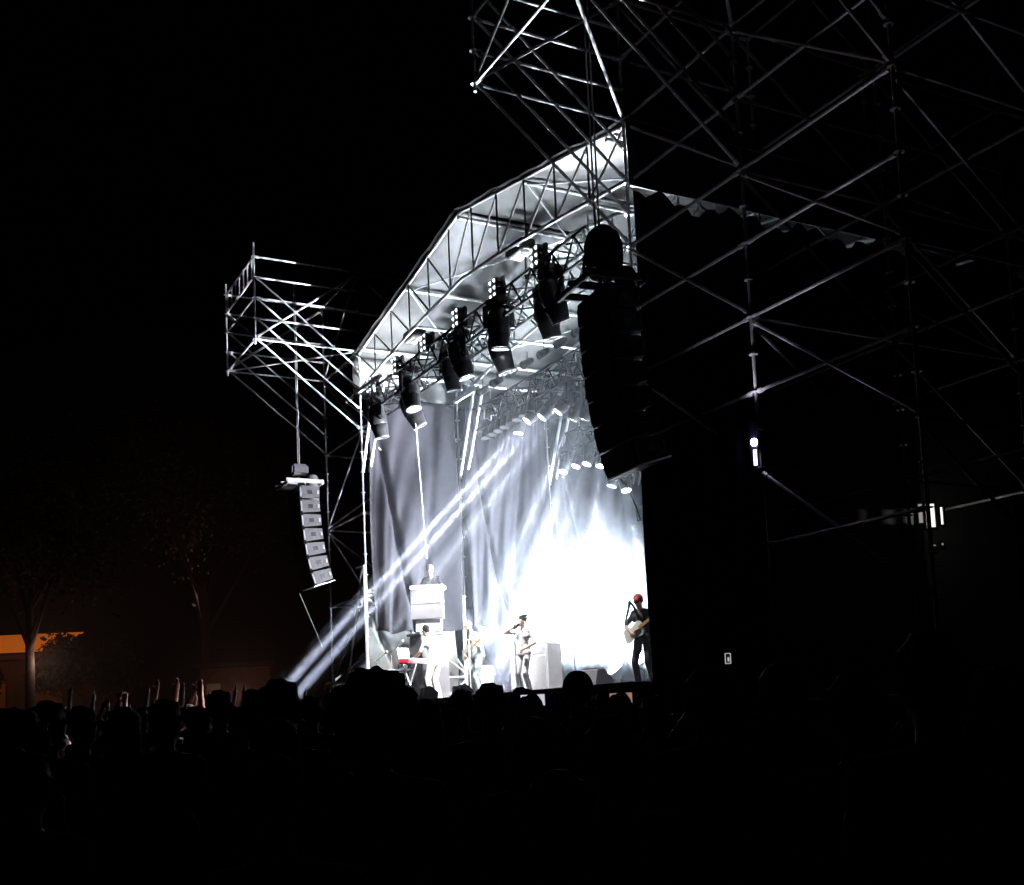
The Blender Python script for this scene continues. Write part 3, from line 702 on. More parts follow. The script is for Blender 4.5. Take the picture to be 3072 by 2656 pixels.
lp = thing('laptop', L2W(kl, rz, 1, (.38, -.68, 1.03)), 'pale laptop standing open on the keyboard stand', 'laptop', rz=rz)
MB().box(L2W(kl, rz, 1, (.28, -.58, .992)), .36, .26, .02, Mk, .004).build('base', ALU, lp)
MB().box(L2W(kl, rz, 1, (.28, -.72, 1.13)), .36, .012, .25, Mk @ Matrix.Rotation(.2, 3, 'X'), .004).build('screen', WHITE, lp)
# second musician sitting low at the far left, and hooded technician
rz = SR+.2
sm_ = human('seated', hL=(.22, -.42, .95), hR=(-.22, -.42, .95), hair='beanie', feet=((.2, -.38), (-.2, -.38)), cols={'shirt': (.012, .012, .015), 'trousers': (.02, .02, .02), 'cap': (.01, .01, .01)}, lean=.15, head_dip=.4)
place(sm_, S(11.15, .95, DECK-.12), rz, 'crouching musician in black with a black cap behind the far left desk', .86)
mu = human('sitting', hL=(.22, -.35, 1.0), hR=(-.2, -.38, 1.05), hair='short', feet=((.2, -.3), (-.2, -.3)), cols={'shirt': (.35, .12, .12), 'trousers': (.05, .05, .05)}, lean=.1, sleeves='short', head_dip=.3)
place(mu, S(11.25, 1.35, DECK-.1), rz, 'bare armed musician half hidden behind the keyboard player', .88)
tb = thing('mixing_desk', S(10.95, .35, DECK), 'flat grey equipment table at the far left of the stage', 'table', rz=SR)
MB().box(S(10.95, .35, DECK+.76), .9, .6, .05, Matrix.Rotation(SR, 3, 'Z'), .01).build('table_top', mat('mid_grey', (.3, .3, .32), .5), tb)
MB().box(S(10.95, .05, DECK+.52), .9, .02, .42, Matrix.Rotation(SR, 3, 'Z'), .004).build('front_panel', mat('mid_grey', ()), tb)
for a in (-.4, .4):
    for b in (-.25, .25): MB().tube(S(10.95+a, .35+b, DECK), S(10.95+a, .35+b, DECK+.74), .02).build('leg', ALU, tb)
# DJ on the riser
rs = thing('dj_riser', S(10.75, 1.15, DECK), 'tall white clad riser under the DJ desk', 'riser', rz=SR)
MB().box(S(10.75, 1.2, 3.68), .8, .8, .06, Matrix.Rotation(SR, 3, 'Z'), .01).build('platform', DECKM, rs)
MB().box(S(10.75, 1.2, (3.65+DECK)/2), .7, .7, 3.65-DECK-.01, Matrix.Rotation(SR, 3, 'Z'), .02).build('cladding', mat('white_cladding', (.16, .16, .17), .6, noise=(3, .2)), rs)
rz = SR+.95; dl = S(10.85, 1.4, 3.72)
dj = human('dj', hL=(.2, -.42, 1.05), hR=(-.25, -.42, 1.05), hair='beanie', cols={'shirt': (.02, .02, .022), 'cap': (.15, .15, .16)}, lean=.14, head_dip=.9, fat=1.05)
place(dj, dl, rz, 'DJ with grey beanie leaning over a high grey desk', .92)
dd = thing('dj_desk', L2W(dl, rz, 1, (0, -.5, 0)), 'high grey two panel desk in front of the DJ', 'desk', rz=rz)
Md = Matrix.Rotation(rz, 3, 'Z')
MB().box(L2W(dl, rz, 1, (-.02, -.5, 1.03)), .78, .45, .09, Md, .01).build('table_top', WHITE, dd)
for i, z in enumerate((.80, .45)):
    MB().box(L2W(dl, rz, 1, (-.02, -.6, z)), .74, .3, .34, Md, .012).build('front_panel', mat('desk_grey', (.13, .13, .14), .6, noise=(4, .1)), dd)
MB().box(L2W(dl, rz, 1, (-.02, -.5, .14)), .6, .2, .27, Md, .012).build('plinth', WHITE, dd)
tag(MB().tube(S(9.0, .3, 8.25), S(10.8, 1.25, 5.5), .006, 6).build('hanging_wire', mat('lit_wire', (.9, .9, .9), .4)), 'thin white wire hanging from the moving heads above the DJ', 'wire')
# mic stands
def mic_stand(b, h, dirv, label, blen=.6):
    t = thing('microphone_stand', b, label, 'microphone stand'); b = Vector(b)
    MB().tube(b+Vector((0, 0, .02)), b+Vector((0, 0, h)), .011).build('pole', ALU, t)
    ft = MB()
    for k in range(3): a = k*2.09+.4; ft.tube(b+Vector((0, 0, .12)), b+Vector((math.cos(a)*.28, math.sin(a)*.28, .01)), .01)
    ft.build('tripod', BLKM, t)
    d = Vector(dirv).normalized(); MB().tube(b+Vector((0, 0, h))-d*.15, b+Vector((0, 0, h))+d*blen, .008).build('boom', ALU, t)
    e = b+Vector((0, 0, h))+d*blen; MB().lathe(e, d, [(0, .012), (.1, .017), (.12, .027), (.16, .026), (.17, .01)], 10).build('microphone', ALU, t)
mic_stand(S(10.9, .3, DECK), 1.15, U*-.8+Vector((0, 0, .3)), 'boom microphone stand reaching over the keyboards')
mic_stand(S(11.25, .1, DECK), 1.05, -U+Vector((0, 0, .25)), 'small microphone stand at the far left table', .45)
mic_stand(S(5.55, .7, DECK), 1.5, V+Vector((0, 0, .1)), 'straight microphone stand in the bright smoke', .12)
mic_stand(S(3.7, .9, DECK), 1.45, U*.3+V+Vector((0, 0, .2)), 'tall dark microphone stand left of the guitarist', .3)
mic_stand(S(8.6, 1.2, DECK), 1.3, V+Vector((0, 0, .1)), 'microphone stand left of the singer', .12)
# wedges, amps
def wedge(b, rz, label, s=1., m_=None):
    t = thing('monitor_wedge', b, label, 'floor monitor', rz=rz)
    M = Matrix.Translation(Vector(b)) @ Matrix.Rotation(rz, 4, 'Z')
    w_ = .6*s; pr = [(-.22, .004), (.22, .004), (.26, .16), (.02, .38), (-.14, .36)]
    MB().prism([M @ Vector((-w_/2, y*s, z*s)) for y, z in pr], M.to_3x3() @ Vector((w_, 0, 0))).build('cabinet', m_ or FIXT, t, smooth=False)
    a = Vector((0, .27*s, .175*s)); b_ = Vector((0, .03*s, .385*s)); d = (b_-a)
    MB().prism([M @ (a+Vector((-w_*.45, .006, .008))), M @ (a+Vector((w_*.45, .006, .008))), M @ (b_+Vector((w_*.45, .006, .008))), M @ (b_+Vector((-w_*.45, .006, .008)))], M.to_3x3() @ Vector((0, .006, .006))).build('grille', mat('grille_mesh', ()), t, smooth=False)
wedge(S(9.6, -.15, DECK), SR, 'dark monitor wedge in front of the keyboard player', .85)
wedge(S(8.9, -.15, DECK), SR+.3, 'dark monitor wedge left of the bass player', .85)
wedge(S(7.3, .35, DECK), SR, 'monitor wedge at the feet of the singer', .68, mat('mid_grey', ()))
wedge(S(4.1, 1.5, DECK), SR+.2, 'pale lit monitor wedge between the singer and the guitarist', 1.0, mat('mid_grey', ()))
wedge(S(8.0, -.1, DECK), SR-.2, 'grey monitor wedge right of the bass player', .7, mat('mid_grey', ()))
def amp(c, sx, sy, sz, label, m_, nm='guitar_amplifier'):
    t = thing(nm, Vector(c), label, 'amplifier', rz=SR)
    Mr = Matrix.Rotation(SR, 3, 'Z'); c = Vector(c)
    MB().box(c+Vector((0, 0, sz/2)), sx, sy, sz, Mr, .025).build('cabinet', m_, t)
    MB().box(c-V*(sy/2+.004)+Vector((0, 0, sz*.42)), sx*.86, .012, sz*.7, Mr, .003).build('grille', mat('grille_pale', (.35, .35, .36), .8, noise=(40, .2)), t)
    MB().box(c-V*(sy/2+.004)+Vector((0, 0, sz*.88)), sx*.86, .014, sz*.12, Mr, .003).build('control_panel', ALU, t)
    for k in (-1, 1): MB().tube(c+U*k*sx*.3+Vector((0, 0, sz)), c+U*k*sx*.1+Vector((0, 0, sz+.03)), .012).build('handle', BLKM, t)
amp(S(8.2, 2.9, DECK), .75, .4, 1.15, 'big pale amplifier stack right of the bass player', WHITE)
amp(S(9.0, 2.8, DECK), .7, .4, .95, 'pale amplifier behind the bass player', WHITE)
amp(S(10.3, 2.3, DECK), .6, .4, .8, 'small white amplifier by the brightly lit pole', WHITE)

# ================================================================== BACK LIGHTS AND SMOKE
def backlight(p, d, power, label, r=.28):
    p = Vector(p); d = Vector(d).normalized(); t = thing('wash_light', p, label, 'stage light', 'wash lights at the back of the stage')
    MB().lathe(p-d*.25, d, [(0, .1), (.05, r), (.22, r), (.25, r*1.05)], 20).build('housing', FIXT, t)
    MB().lathe(p+d*.002, d, [(0, r*.93), (.012, r*.9)], 20).build('lens', mat('wash_lens', (1, 1, 1), .3, emit=(.88, .94, 1), es=40), t)
    MB().tube(p+Vector((0, 0, -r)), Vector((p.x, p.y, DECK)), .02).build('floor_stand', BLKM, t)
    l = spot('wash', p+d*.03, p+d*5, power, 96, .55, r*.8, (.82, .915, 1), parent=t)
TGT = S(5, -8, 4)
backlight(S(10.1, 6.0, 2.8), U*.05-V*.75+Vector((0, 0, .66)), 24000, 'wash light glaring low through the left side of the bright smoke')
backlight(S(9.1, 6.2, 3.0), U*.1-V*.75+Vector((0, 0, .62)), 24000, 'wash light glaring in the middle of the bright smoke')
backlight(S(8.2, 6.1, 2.65), U*.0-V*.75+Vector((0, 0, .66)), 24000, 'wash light glaring at the right side of the bright smoke')
def fill_spot(p, q, power, deg, label):  # added lamps that brighten the far array and the cantilevered boxes
    p = Vector(p); q = Vector(q); d = (q-p).normalized(); t = moving_head(p, d, label, .9, LENS, 'added spot lights on stands at the back of the stage')
    MB().tube(p+Vector((0, 0, .4)), Vector((p.x, p.y, DECK)), .02).build('floor_stand', BLKM, t)
    spot('fill_spot', p+d*.42, q, power, deg, .5, .1, (.9, .93, 1), parent=t)
fill_spot(S(1.6, 5.0, 4.2), S(W+1.3, -1.2, 6.4), 16000, 24, 'added spot light on a stand at the right rear aimed at the far grey line array')
fill_spot(S(9.9, 6.0, 3.2), S(-.8, -2.5, 11.5), 42000, 22, 'added spot light on a stand in the bright smoke aimed at the upper right scaffold')

fill_spot(S(5.0, 6.0, 3.2), S(W+1.0, -1.9, 11.5), 45000, 24, 'added spot light on a stand behind the guitarist aimed at the left cantilevered box')

def smoke_box(name, label, u0, u1, v0, v1, z0, z1, dens, noisy=False, aniso=.2):
    mb = MB(); vs = [S(u, v, z) for z in (z0, z1) for v in (v0, v1) for u in (u0, u1)]
    mb.add(vs, [(0, 2, 3, 1), (4, 5, 7, 6), (0, 1, 5, 4), (2, 6, 7, 3), (0, 4, 6, 2), (1, 3, 7, 5)])
    mt = bpy.data.materials.new(name); mt.use_nodes = True; nt = mt.node_tree; nt.nodes.remove(nt.nodes['Principled BSDF'])
    pv = nt.nodes.new('ShaderNodeVolumePrincipled'); pv.inputs['Color'].default_value = (.82, .91, 1, 1); pv.inputs['Anisotropy'].default_value = aniso
    pv.inputs['Density'].default_value = dens
    nt.links.new(pv.outputs[0], nt.nodes['Material Output'].inputs['Volume'])
    o = mb.build(name, mt, smooth=False)
    if noisy:
        tc = nt.nodes.new('ShaderNodeTexCoord'); nz = nt.nodes.new('ShaderNodeTexNoise'); nz.inputs['Scale'].default_value = .75; nz.inputs['Detail'].default_value = 3; nz.inputs['Distortion'].default_value = .6
        nt.links.new(tc.outputs['Object'], nz.inputs['Vector'])
        # thins out with distance from the cloud's heart
        vm = nt.nodes.new('ShaderNodeVectorMath'); vm.operation = 'DISTANCE'; nt.links.new(tc.outputs['Object'], vm.inputs[0])
        cc = noisy; loc = S(*cc)-o.location; vm.inputs[1].default_value = loc
        mr = nt.nodes.new('ShaderNodeMapRange'); mr.inputs['From Min'].default_value = 1.2; mr.inputs['From Max'].default_value = 3.95; mr.inputs['To Min'].default_value = 1; mr.inputs['To Max'].default_value = 0; mr.interpolation_type = 'SMOOTHSTEP'
        nt.links.new(vm.outputs['Value'], mr.inputs['Value'])
        mr2 = nt.nodes.new('ShaderNodeMapRange'); mr2.inputs['From Min'].default_value = .38; mr2.inputs['From Max'].default_value = .65; mr2.inputs['To Min'].default_value = .05; mr2.inputs['To Max'].default_value = 1
        nt.links.new(nz.outputs['Fac'], mr2.inputs['Value'])
        mu1 = nt.nodes.new('ShaderNodeMath'); mu1.operation = 'MULTIPLY'; nt.links.new(mr.outputs[0], mu1.inputs[0]); nt.links.new(mr2.outputs[0], mu1.inputs[1])
        mu2 = nt.nodes.new('ShaderNodeMath'); mu2.operation = 'MULTIPLY'; nt.links.new(mu1.outputs[0], mu2.inputs[0]); mu2.inputs[1].default_value = dens
        nt.links.new(mu2.outputs[0], pv.inputs['Density'])
    tag(o, label, 'smoke', kind='stuff'); return o
smoke_box('stage_haze', 'thin theatrical haze in and before the stage that shows the light beams', -.05, W-.02, 0, 8.6, DECK+.01, 9.5, .0035)
smoke_box('stage_smoke', 'thick bright smoke in the middle of the stage', 4.6, W-.3, 1.1, 8.4, DECK+.02, 7.6, .12, noisy=(8.9, 5.3, 3.2))

# ================================================================== CROWD
DARK = [{'shirt': (.012, .012, .014), 'trousers': (.01, .01, .012)}, {'shirt': (.02, .018, .022), 'trousers': (.012, .012, .02)}, {'shirt': (.03, .03, .035), 'trousers': (.012, .012, .014)}]
CV = {}
def cv(k, **kw):
    if k not in CV: CV[k] = human('crowd_'+k, **kw)
    return CV[k]
dn = dict(hL=(.25, -.06, .85), hR=(-.25, -.06, .85), vox=.014, fingers=False)
kinds = {
 'short': dict(dn, hair='short', cols=DARK[0]), 'long': dict(dn, hair='long', cols=DARK[1]), 'bun': dict(dn, hair='bun', cols=DARK[0]),
 'curly': dict(dn, hair='curly', cols=DARK[2]), 'cap': dict(dn, hair='capback', cols=DARK[1]), 'broad': dict(dn, hair='short', cols=DARK[2], fat=1.2),
 'up1': dict(dn, hair='short', cols=DARK[0], hR=(-.22, -.08, 2.05), poleR=(-1, 0, 0), fingers=True, curl=.1, sleeves='short', vox=.012),
 'up2': dict(dn, hair='long', cols=DARK[1], hL=(.25, -.1, 2.0), hR=(-.30, -.1, 2.02), poleL=(1, 0, 0), poleR=(-1, 0, 0), fingers=True, curl=.25, sleeves='short', vox=.012),
 'clap': dict(dn, hair='short', cols=DARK[2], hL=(.06, -.15, 1.98), hR=(-.06, -.15, 1.98), poleL=(1, 0, 0), poleR=(-1, 0, 0), fingers=True, curl=0, sleeves='short', vox=.012),
 'phone': dict(dn, hair='short', cols=DARK[0], hL=(.07, -.38, 1.72), hR=(-.07, -.38, 1.72), poleL=(1, 0, -.5), poleR=(-1, 0, -.5), fingers=True, curl=.7, sleeves='short', vox=.012)}
TOPH = {'short': 1.757, 'long': 1.77, 'bun': 1.85, 'curly': 1.82, 'cap': 1.775, 'broad': 1.757, 'up1': 1.757, 'up2': 1.77, 'clap': 1.757, 'phone': 1.757}
PLACED = []
def ray(x, y): return Fw+CR*((x-1536)/F_PX)+CU*((1824.3-y)/F_PX)
def at_(x, y, d): return Vector((0, 0, EYE))+ray(x, y)*d
def person(kind, x, ytop, d, label, group=None, turn=0.):
    """x, ytop: where the top of the head stood in the photograph, d: metres away -> ground position and height"""
    p = Vector((0, 0, EYE))+ray(x, ytop)*d
    h = p.z; s = h/TOPH[kind]
    tgt = S(6, 2, 0)-Vector((p.x, p.y, 0)); rz = math.atan2(tgt.y, tgt.x)+math.pi/2+turn
    o = place(cv(kind, **kinds[kind]), (p.x, p.y, 0), rz, label, s, group); PLACED.append((p.x, p.y)); return o, s, rz
KEY = [
 ('curly', 1112, 2004, 3.7, 'concertgoer with a big bushy head of hair, largest dark silhouette before the left stage corner'),
 ('broad', 835, 2046, 5.2, 'broad dark concertgoer beside the bun hairdo, where the long beam lands'),
 ('bun', 772, 2050, 5.6, 'concertgoer with a bun just left of the landing beam'),
 ('broad', 1468, 2056, 6.4, 'dark round headed concertgoer below the bass player'),
 ('cap', 1731, 2010, 7.4, 'tall narrow concertgoer standing out before the bright smoke'),
 ('short', 1382, 2074, 8.6, 'concertgoer with short hair left of the round headed one below the keyboards'),
 ('long', 1277, 2096, 7.4, 'long haired concertgoer right beside the bushy silhouette'),
 ('short', 1562, 2068, 8.4, 'concertgoer below the feet of the singer'),
 ('curly', 1672, 2080, 8.2, 'curly concertgoer left of the tall narrow silhouette'),
 ('short', 1812, 2076, 10., 'small headed concertgoer right of the tall narrow silhouette'),
 ('short', 1760, 2128, 5.2, 'short haired concertgoer with a faint bright rim below the tall silhouette'),
 ('broad', 1830, 2160, 3.3, 'close concertgoer whose hair has a faint bright rim at lower right of the stage'),
 ('long', 1600, 2150, 4.4, 'long haired concertgoer in the second row below the singer'),
 ('short', 1345, 2130, 8.0, 'low dark head between the bushy silhouette and the round one'),
 ('short', 655, 2076, 8.6, 'upright concertgoer alone above the left crowd with raised hands behind'),
 ('cap', 722, 2118, 8.0, 'capped concertgoer whose neck is rim lit beside the bun'),
 ('broad', 492, 2104, 6.6, 'wide dark head before the raised hands at left'),
 ('short', 590, 2124, 8.6, 'low head between the two higher heads at left'),
 ('long', 370, 2120, 6.8, 'long haired concertgoer under the left raised hands'),
 ('short', 240, 2125, 7.0, 'short haired concertgoer at left before the dark trees'),
 ('broad', 140, 2110, 6.0, 'broad concertgoer near the left picture edge'),
 ('curly', 40, 2125, 5.0, 'curly concertgoer at the far left corner of the crowd'),
 ('short', 930, 2092, 9.5, 'head right of the landing beam beside the bushy silhouette'),
 ('broad', 2120, 2010, 4.4, 'large concertgoer before the black wing cloth'),
 ('long', 2340, 1985, 5.0, 'long haired concertgoer below the right scaffold posts'),
 ('broad', 2560, 2030, 3.6, 'wide shouldered concertgoer at lower right'),
 ('short', 2790, 1905, 3.0, 'tall close concertgoer below the lit cabin windows'),
 ('curly', 3000, 2000, 3.6, 'curly concertgoer at the right picture edge'),
 ('short', 1960, 2095, 6.5, 'concertgoer beside the lit phones'),
]
for k, x, y, d, lb in KEY: person(k, x, y, d, lb)
# raised hands at the left, lit from the stage
RH = [('up1', 190, 2135, 15, 'first raised arm from the left'), ('up2', 262, 2142, 16, 'pair of raised arms next to the leftmost raised arm'), ('clap', 330, 2140, 15, 'arms raised together left of the tall raised pair'), ('up1', 425, 2128, 16, 'thin raised arm between two groups of hands'),
      ('up2', 478, 2118, 13.5, 'tallest pair of raised arms'), ('up1', 520, 2126, 15, 'lit raised arm right of the tallest pair'), ('clap', 566, 2120, 13, 'bright bent arms near the upright head'), ('up2', 700, 2122, 16, 'brightly lit pink arms left of the bun'), ('up1', 905, 2128, 18, 'small raised hand right of the landing beam'), ('up1', 622, 2134, 18, 'raised hand behind the upright head')]
for k, x, y, d, lb in RH: person(k, x, y-4, d*1.22, 'concertgoer with raised hands, '+lb, 'concertgoers with raised hands')
HG = {'up1': 'concertgoer with one arm up in the far left crowd', 'up2': 'long haired concertgoer with both arms up in the far left crowd', 'clap': 'concertgoer clapping overhead in the far left crowd'}
rh = random.Random(5)
for i in range(22):
    k = rh.choice(['up1', 'up1', 'up2', 'clap']); d = rh.uniform(15.5, 23); x = rh.uniform(150, 960)
    p = ray(x, 2150)*d
    if any((p.x-a)**2+(p.y-b)**2 < .2 for a, b in PLACED): continue
    person(k, x, 2150-(x-1536)*.0447-48+rh.uniform(-6, 16), d, HG[k], 'far hands in the left crowd, '+k, rh.uniform(-.5, .5))
# phones
def phone(person_, s, rz, label, colr, es):
    b = L2W(person_.location, rz, s, (0, -.47, 1.80)); t = thing('phone', b, label, 'phone', rz=rz); Mr = Matrix.Rotation(rz, 3, 'Z')
    MB().box(b, .158, .009, .078, Mr, .003).build('case', BLKM, t)
    MB().box(b+Mr @ Vector((0, .0065, 0)), .148, .002, .07, Mr).build('screen', mat('phone_screen_'+label[:4], (.1, .1, .1), .3, emit=colr, es=es, noise=(25, .3)), t, smooth=False)
for x, y, d, lb, c_, es in ((1590, 2120, 6.5, 'pale lit phone held up below the singer', (.8, .85, 1), .7), (1880, 2112, 7, 'brown lit phone held up left of the guitarist', (.6, .35, .25), .5), (1700, 2105, 9.5, 'tiny bright phone beside the tall silhouette', (1, 1, 1), 1.5)):
    o, s, rz = person('phone', x, y, d, 'concertgoer holding up the '+lb.split(' held')[0].split(' beside')[0]+(' ' + lb.split('phone ')[1]), None)
    phone(o, s, rz, lb, c_, es)
o, s, rz = person('phone', 2183, 2072, 5.2, 'concertgoer holding a phone high before the black wing cloth', None)
b = at_(2183, 1976, 4.75); t = thing('phone', b, 'small phone with a bright outline held high before the black wing cloth', 'phone')
MB().box(b, .026, .01, .05, None, .003).build('case', BLKM, t)
fr = MB()
for sx in (-1, 1): fr.box(b+Vector((sx*.011, -.007, 0)), .003, .002, .044)
for sz in (-1, 1): fr.box(b+Vector((0, -.007, sz*.021)), .019, .002, .003)
fr.box(b+Vector((.002, -.007, -.004)), .007, .002, .018)
fr.build('lit_screen', mat('phone_glow', (.1, .1, .1), .3, emit=(.9, .95, 1), es=.5), t, smooth=False)
# the rest of the crowd
rnd = random.Random(21); n = 0; tries = 0
GL = {'short': 'short haired concertgoer lost in the dark crowd', 'long': 'long haired concertgoer lost in the dark crowd', 'bun': 'concertgoer with a bun lost in the dark crowd', 'cap': 'capped concertgoer lost in the dark crowd', 'broad': 'stout concertgoer lost in the dark crowd'}
while n < 85 and tries < 6000:
    tries += 1
    d = rnd.uniform(2.6, 19)**1.0; x = rnd.uniform(-150, 3200); hy = 2150-(x-1536)*.0447
    h = rnd.uniform(1.5, 1.68); yt = hy-(h-EYE)/d*F_PX
    lim = 2118 if 900 < x < 1960 else (2125 if x < 900 else 2040)
    if yt < lim: continue
    p = ray(x, yt)*d
    if any((p.x-a)**2+(p.y-b)**2 < .33 for a, b in PLACED): continue
    q = p-ORG
    if q.dot(V) > -.9 and q.dot(U) > -8: continue
    k = rnd.choice(['short', 'short', 'long', 'bun', 'cap', 'broad'])
    person(k, x, yt, d, GL[k], 'dark crowd before the stage, '+k, rnd.uniform(-.3, .3)); n += 1

# ================================================================== BACKGROUND LEFT: trees and kiosk
BARK = mat('bark', (.05, .035, .025), .9, noise=(8, .4), bump=.5); LEAF = mat('leaves', (.028, .026, .016), .7, noise=(1.2, .4), trans=.25)
def tree(x, y, h, r, seed, label):
    rd = random.Random(seed); t = thing('tree', (x, y, 0), label, 'tree', 'trees left of the stage')
    tr = MB(); top_ = Vector((x+rd.uniform(-.6, .6), y, h*.55)); tr.tube((x, y, 0), top_, .28, 10, .16)
    tips = []
    for i in range(9):
        a = rd.uniform(0, 6.28); e = top_+Vector((math.cos(a)*r*.7, math.sin(a)*r*.7, rd.uniform(.1, .45)*h)); s0 = Vector((x, y, 0)).lerp(top_, rd.uniform(.6, 1)); tr.tube(s0, e, .1, 7, .03); tips.append(e)
        for j in range(3): e2 = e+Vector((rd.uniform(-1, 1), rd.uniform(-1, 1), rd.uniform(-.4, .9)))*r*.35; tr.tube(e, e2, .035, 5, .01); tips.append(e2)
    tr.build('trunk', BARK, t)
    vs = []; fs = []
    for i in range(6000):
        c = rd.choice(tips); p = c+Vector((rd.gauss(0, 1), rd.gauss(0, 1), rd.gauss(0, .8)))*r*.22; s_ = rd.uniform(.07, .17)
        a = Vector((rd.uniform(-1, 1), rd.uniform(-1, 1), rd.uniform(-1, 1))).normalized(); b = a.orthogonal().normalized()
        k = len(vs); vs += [p-a*s_, p+b*s_*.6, p+a*s_, p-b*s_*.6]; fs.append((k, k+1, k+2, k+3))
    cb_ = MB(); cb_.add(vs, fs); cb_.build('crown', LEAF, t, smooth=False)
TD = [(-21.5, 50, 14, 4.5, 'slender dark tree before the orange lit awning'), (-27, 54, 15, 5, 'dark tree at the left picture edge'), (-16, 58, 17, 5, 'tall dark tree between the awning and the small kiosk'), (-32, 62, 18, 6, 'wide dark tree behind the orange awning')]
for i, (x, y, h, r, lb) in enumerate(TD): tree(x, y, h, r, 40+i, lb)
for i, (x, y, h, r, lb) in enumerate([(-29.5, 54, 5.2, 1.1, 'low dark bush before the left half of the orange awning'), (-25.8, 55, 5.4, .9, 'low dark bush before the right half of the orange awning'), (-20, 54, 5.5, 1.8, 'low dark bush right of the orange awning')]): tree(x, y, h, r, 70+i, lb)
kx = thing('refreshment_kiosk', (-27, 60, 0), 'low building with an orange lit awning behind the trees at left', 'kiosk')
MB().box((-27.5, 62, 2.9), 10, 3.6, 5.8, None, .03).build('wall', mat('ochre_wall', (.06, .03, .015), .8, noise=(1, .2)), kx)
aw = MB(); aw.prism([(-33, 60.1, 7.2), (-33, 58.4, 6.8), (-33, 58.4, 6.12), (-33, 58.46, 6.12), (-33, 58.46, 6.74), (-33, 60.1, 7.14)], (10, 0, 0)); aw.build('awning', mat('orange_awning', (.4, .08, .01), .7, emit=(1, .22, .02), es=.30, noise=(.6, .4)), kx)  # lamplight on the awning put into its colour as a glow
MB().box((-27.5, 62, 6.0), 10.6, 4.2, .3, None, .03).build('roof', mat('dark_roof', (.05, .03, .03), .8), kx)
for i in range(3): MB().box((-31+i*3, 60.15, 3.6), 1.6, .06, 2, None, .01).build('window', mat('dim_window', (.2, .1, .05), .4, emit=(1, .4, .1), es=.004), kx)
point('kiosk_and_fill_lamp', (-29.5, 57.6, 5.6), 45, .3, (1, .4, .12)); point('kiosk_and_fill_lamp', (-24.5, 57.6, 5.6), 12, .3, (1, .35, .1))
k2 = thing('ticket_booth', (-14.5, 58, 0), 'small dim booth with a pale lamp behind the left crowd', 'booth')
MB().box((-14.3, 58.6, 2.4), 3.6, 2.0, 4.8, None, .03).build('wall', mat('brick_wall', (.25, .10, .07), .9, noise=(3, .3)), k2)
MB().box((-14.3, 58.6, 4.95), 4.2, 2.6, .2, None, .02).build('roof', mat('dark_roof', ()), k2)
MB().box((-15.4, 57.55, 3.4), .7, .06, 1.2, None, .01).build('window', mat('booth_window', (.3, .2, .15), .4, emit=(1, .6, .3), es=.03), k2)
def bg_smoke(name, label, c, sz, dens, col):
    mt = bpy.data.materials.new(name); mt.use_nodes = True; nt = mt.node_tree; nt.nodes.remove(nt.nodes['Principled BSDF'])
    pv = nt.nodes.new('ShaderNodeVolumePrincipled'); pv.inputs['Color'].default_value = (*col, 1); pv.inputs['Density'].default_value = dens
    nt.links.new(pv.outputs[0], nt.nodes['Material Output'].inputs['Volume'])
    tag(MB().ell(c, *sz, nu=24, nv=14).build(name, mt), label, 'smoke', kind='stuff')
bg_smoke('drifting_smoke', 'faint brown smoke drifting over the left crowd before the trees', (-17, 50, 8), (14, 6, 12), .008, (1, .8, .7))
point('kiosk_and_fill_lamp', (-12, 49, 3.2), 60, .4, (1, .62, .5)); point('kiosk_and_fill_lamp', (-21, 50, 5), 70, .4, (1, .66, .55)); point('kiosk_and_fill_lamp', (-16, 60, 9), 120, .4, (1, .6, .5))  # added warm lights in and behind the smoke to make it show
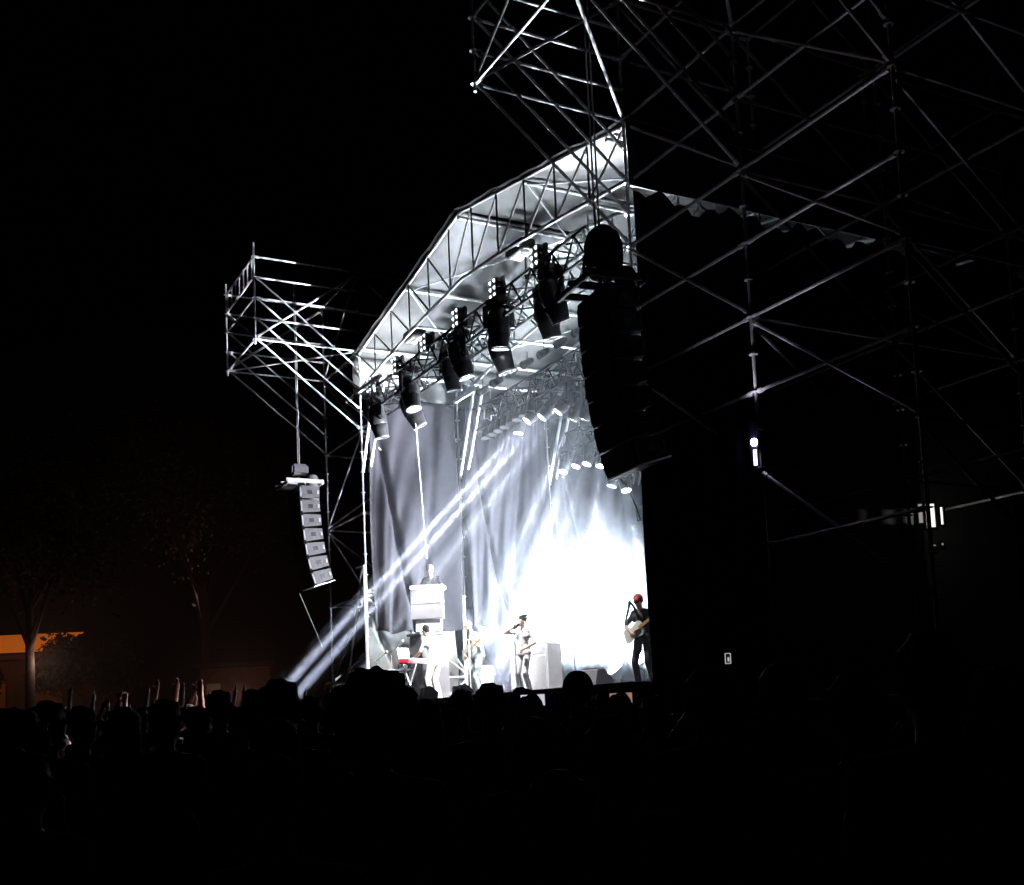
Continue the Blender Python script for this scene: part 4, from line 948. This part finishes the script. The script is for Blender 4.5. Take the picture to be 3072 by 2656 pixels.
# ================================================================== RIGHT: cabin and small lamps
cb2 = thing('site_cabin', (7.5, 18.4, 0), 'site cabin with lit windows seen through the right scaffold tower', 'cabin', rz=SR)
P0 = Vector((0, 0, EYE))
def at(x, y, d): return P0+ray(x, y)*d
fx = Vector((1, 0, 0))
MB().box((7.5, 18.42, 3.2), 1.5, .6, 6.4, None, .02).build('wall', mat('cabin_wall', (.03, .033, .032), .8, noise=(1.5, .3)), cb2)
LW = mat('lit_window', (.9, .9, .9), .5, emit=(1, .98, .92), es=1.6, noise=(3, .2)); LW2 = mat('dim_lit_window', (.4, .4, .38), .5, emit=(1, .95, .85), es=.25, noise=(3, .2))
for (x0, x1, y0, y1, mm) in ((2766, 2786, 1502, 1565, LW2), (2788, 2823, 1502, 1578, LW), (2833, 2847, 1512, 1570, LW), (2800, 2822, 1628, 1636, LW2), (2834, 2845, 1622, 1634, LW2)):
    a = at(x0, y0, 18.05); b = at(x1, y1, 18.05)
    wz = (a.z+b.z)/2; wx = (a.x+b.x)/2
    MB().box((wx, 18.1, wz), abs(b.x-a.x)-.02, .05, abs(a.z-b.z)-.02, None, .004).build('window', mm, cb2)
    fr = MB()
    for sx in (-1, 1): fr.box((wx+sx*abs(b.x-a.x)/2, 18.09, wz), .02, .09, abs(a.z-b.z)+.03, None, .004)
    for sz in (-1, 1): fr.box((wx, 18.09, wz+sz*abs(a.z-b.z)/2), abs(b.x-a.x)-.03, .085, .03, None, .004)
    fr.build('window_frame', BLKM, cb2)
tw = thing('site_banner', (5.9, 17.6, 4.2), 'dim greenish banner strip left of the lit cabin windows', 'banner')
rows = [[at(2520+220*j/24, 1528+46*i/5+1.5*math.sin(j*.9+i), 17.7+.03*math.sin(j*.8)) for j in range(25)] for i in range(6)]
bo = MB().grid(rows).build('banner_cloth', mat('green_grey', (.16, .2, .17), .7, noise=(5, .5)), tw); bo.modifiers.new('t', 'SOLIDIFY').thickness = .006
MB().tube(at(2500, 1524, 17.7), at(2752, 1526, 17.7), .018).build('rail', BLKM, tw)
point('window_light', at(2800, 1545, 17.5), 2, .1, (1, .97, .9))
lp2 = thing('work_light', S(-BAY-.03, -.06, 4.95), 'small violet glaring work light on the right scaffold post', 'lamp')
MB().ell(S(-BAY, -.09, 5.02), .045, .045, .05).build('bulb', mat('violet_bulb', (1, 1, 1), .3, emit=(.8, .6, 1), es=30), lp2)
MB().tube(S(-BAY, -.085, 4.92), S(-BAY, -.085, 4.72), .022).build('tube', mat('violet_tube', (1, 1, 1), .3, emit=(.85, .75, 1), es=4), lp2)
MB().box(S(-BAY, -.05, 5.0), .08, .04, .2, Matrix.Rotation(SR, 3, 'Z'), .008).build('bracket', BLKM, lp2)
spot('work_light_light', S(-BAY, -.3, 5.38), S(-BAY-.2, -.5, 9), 26, 110, .5, .05, (.85, .78, 1))
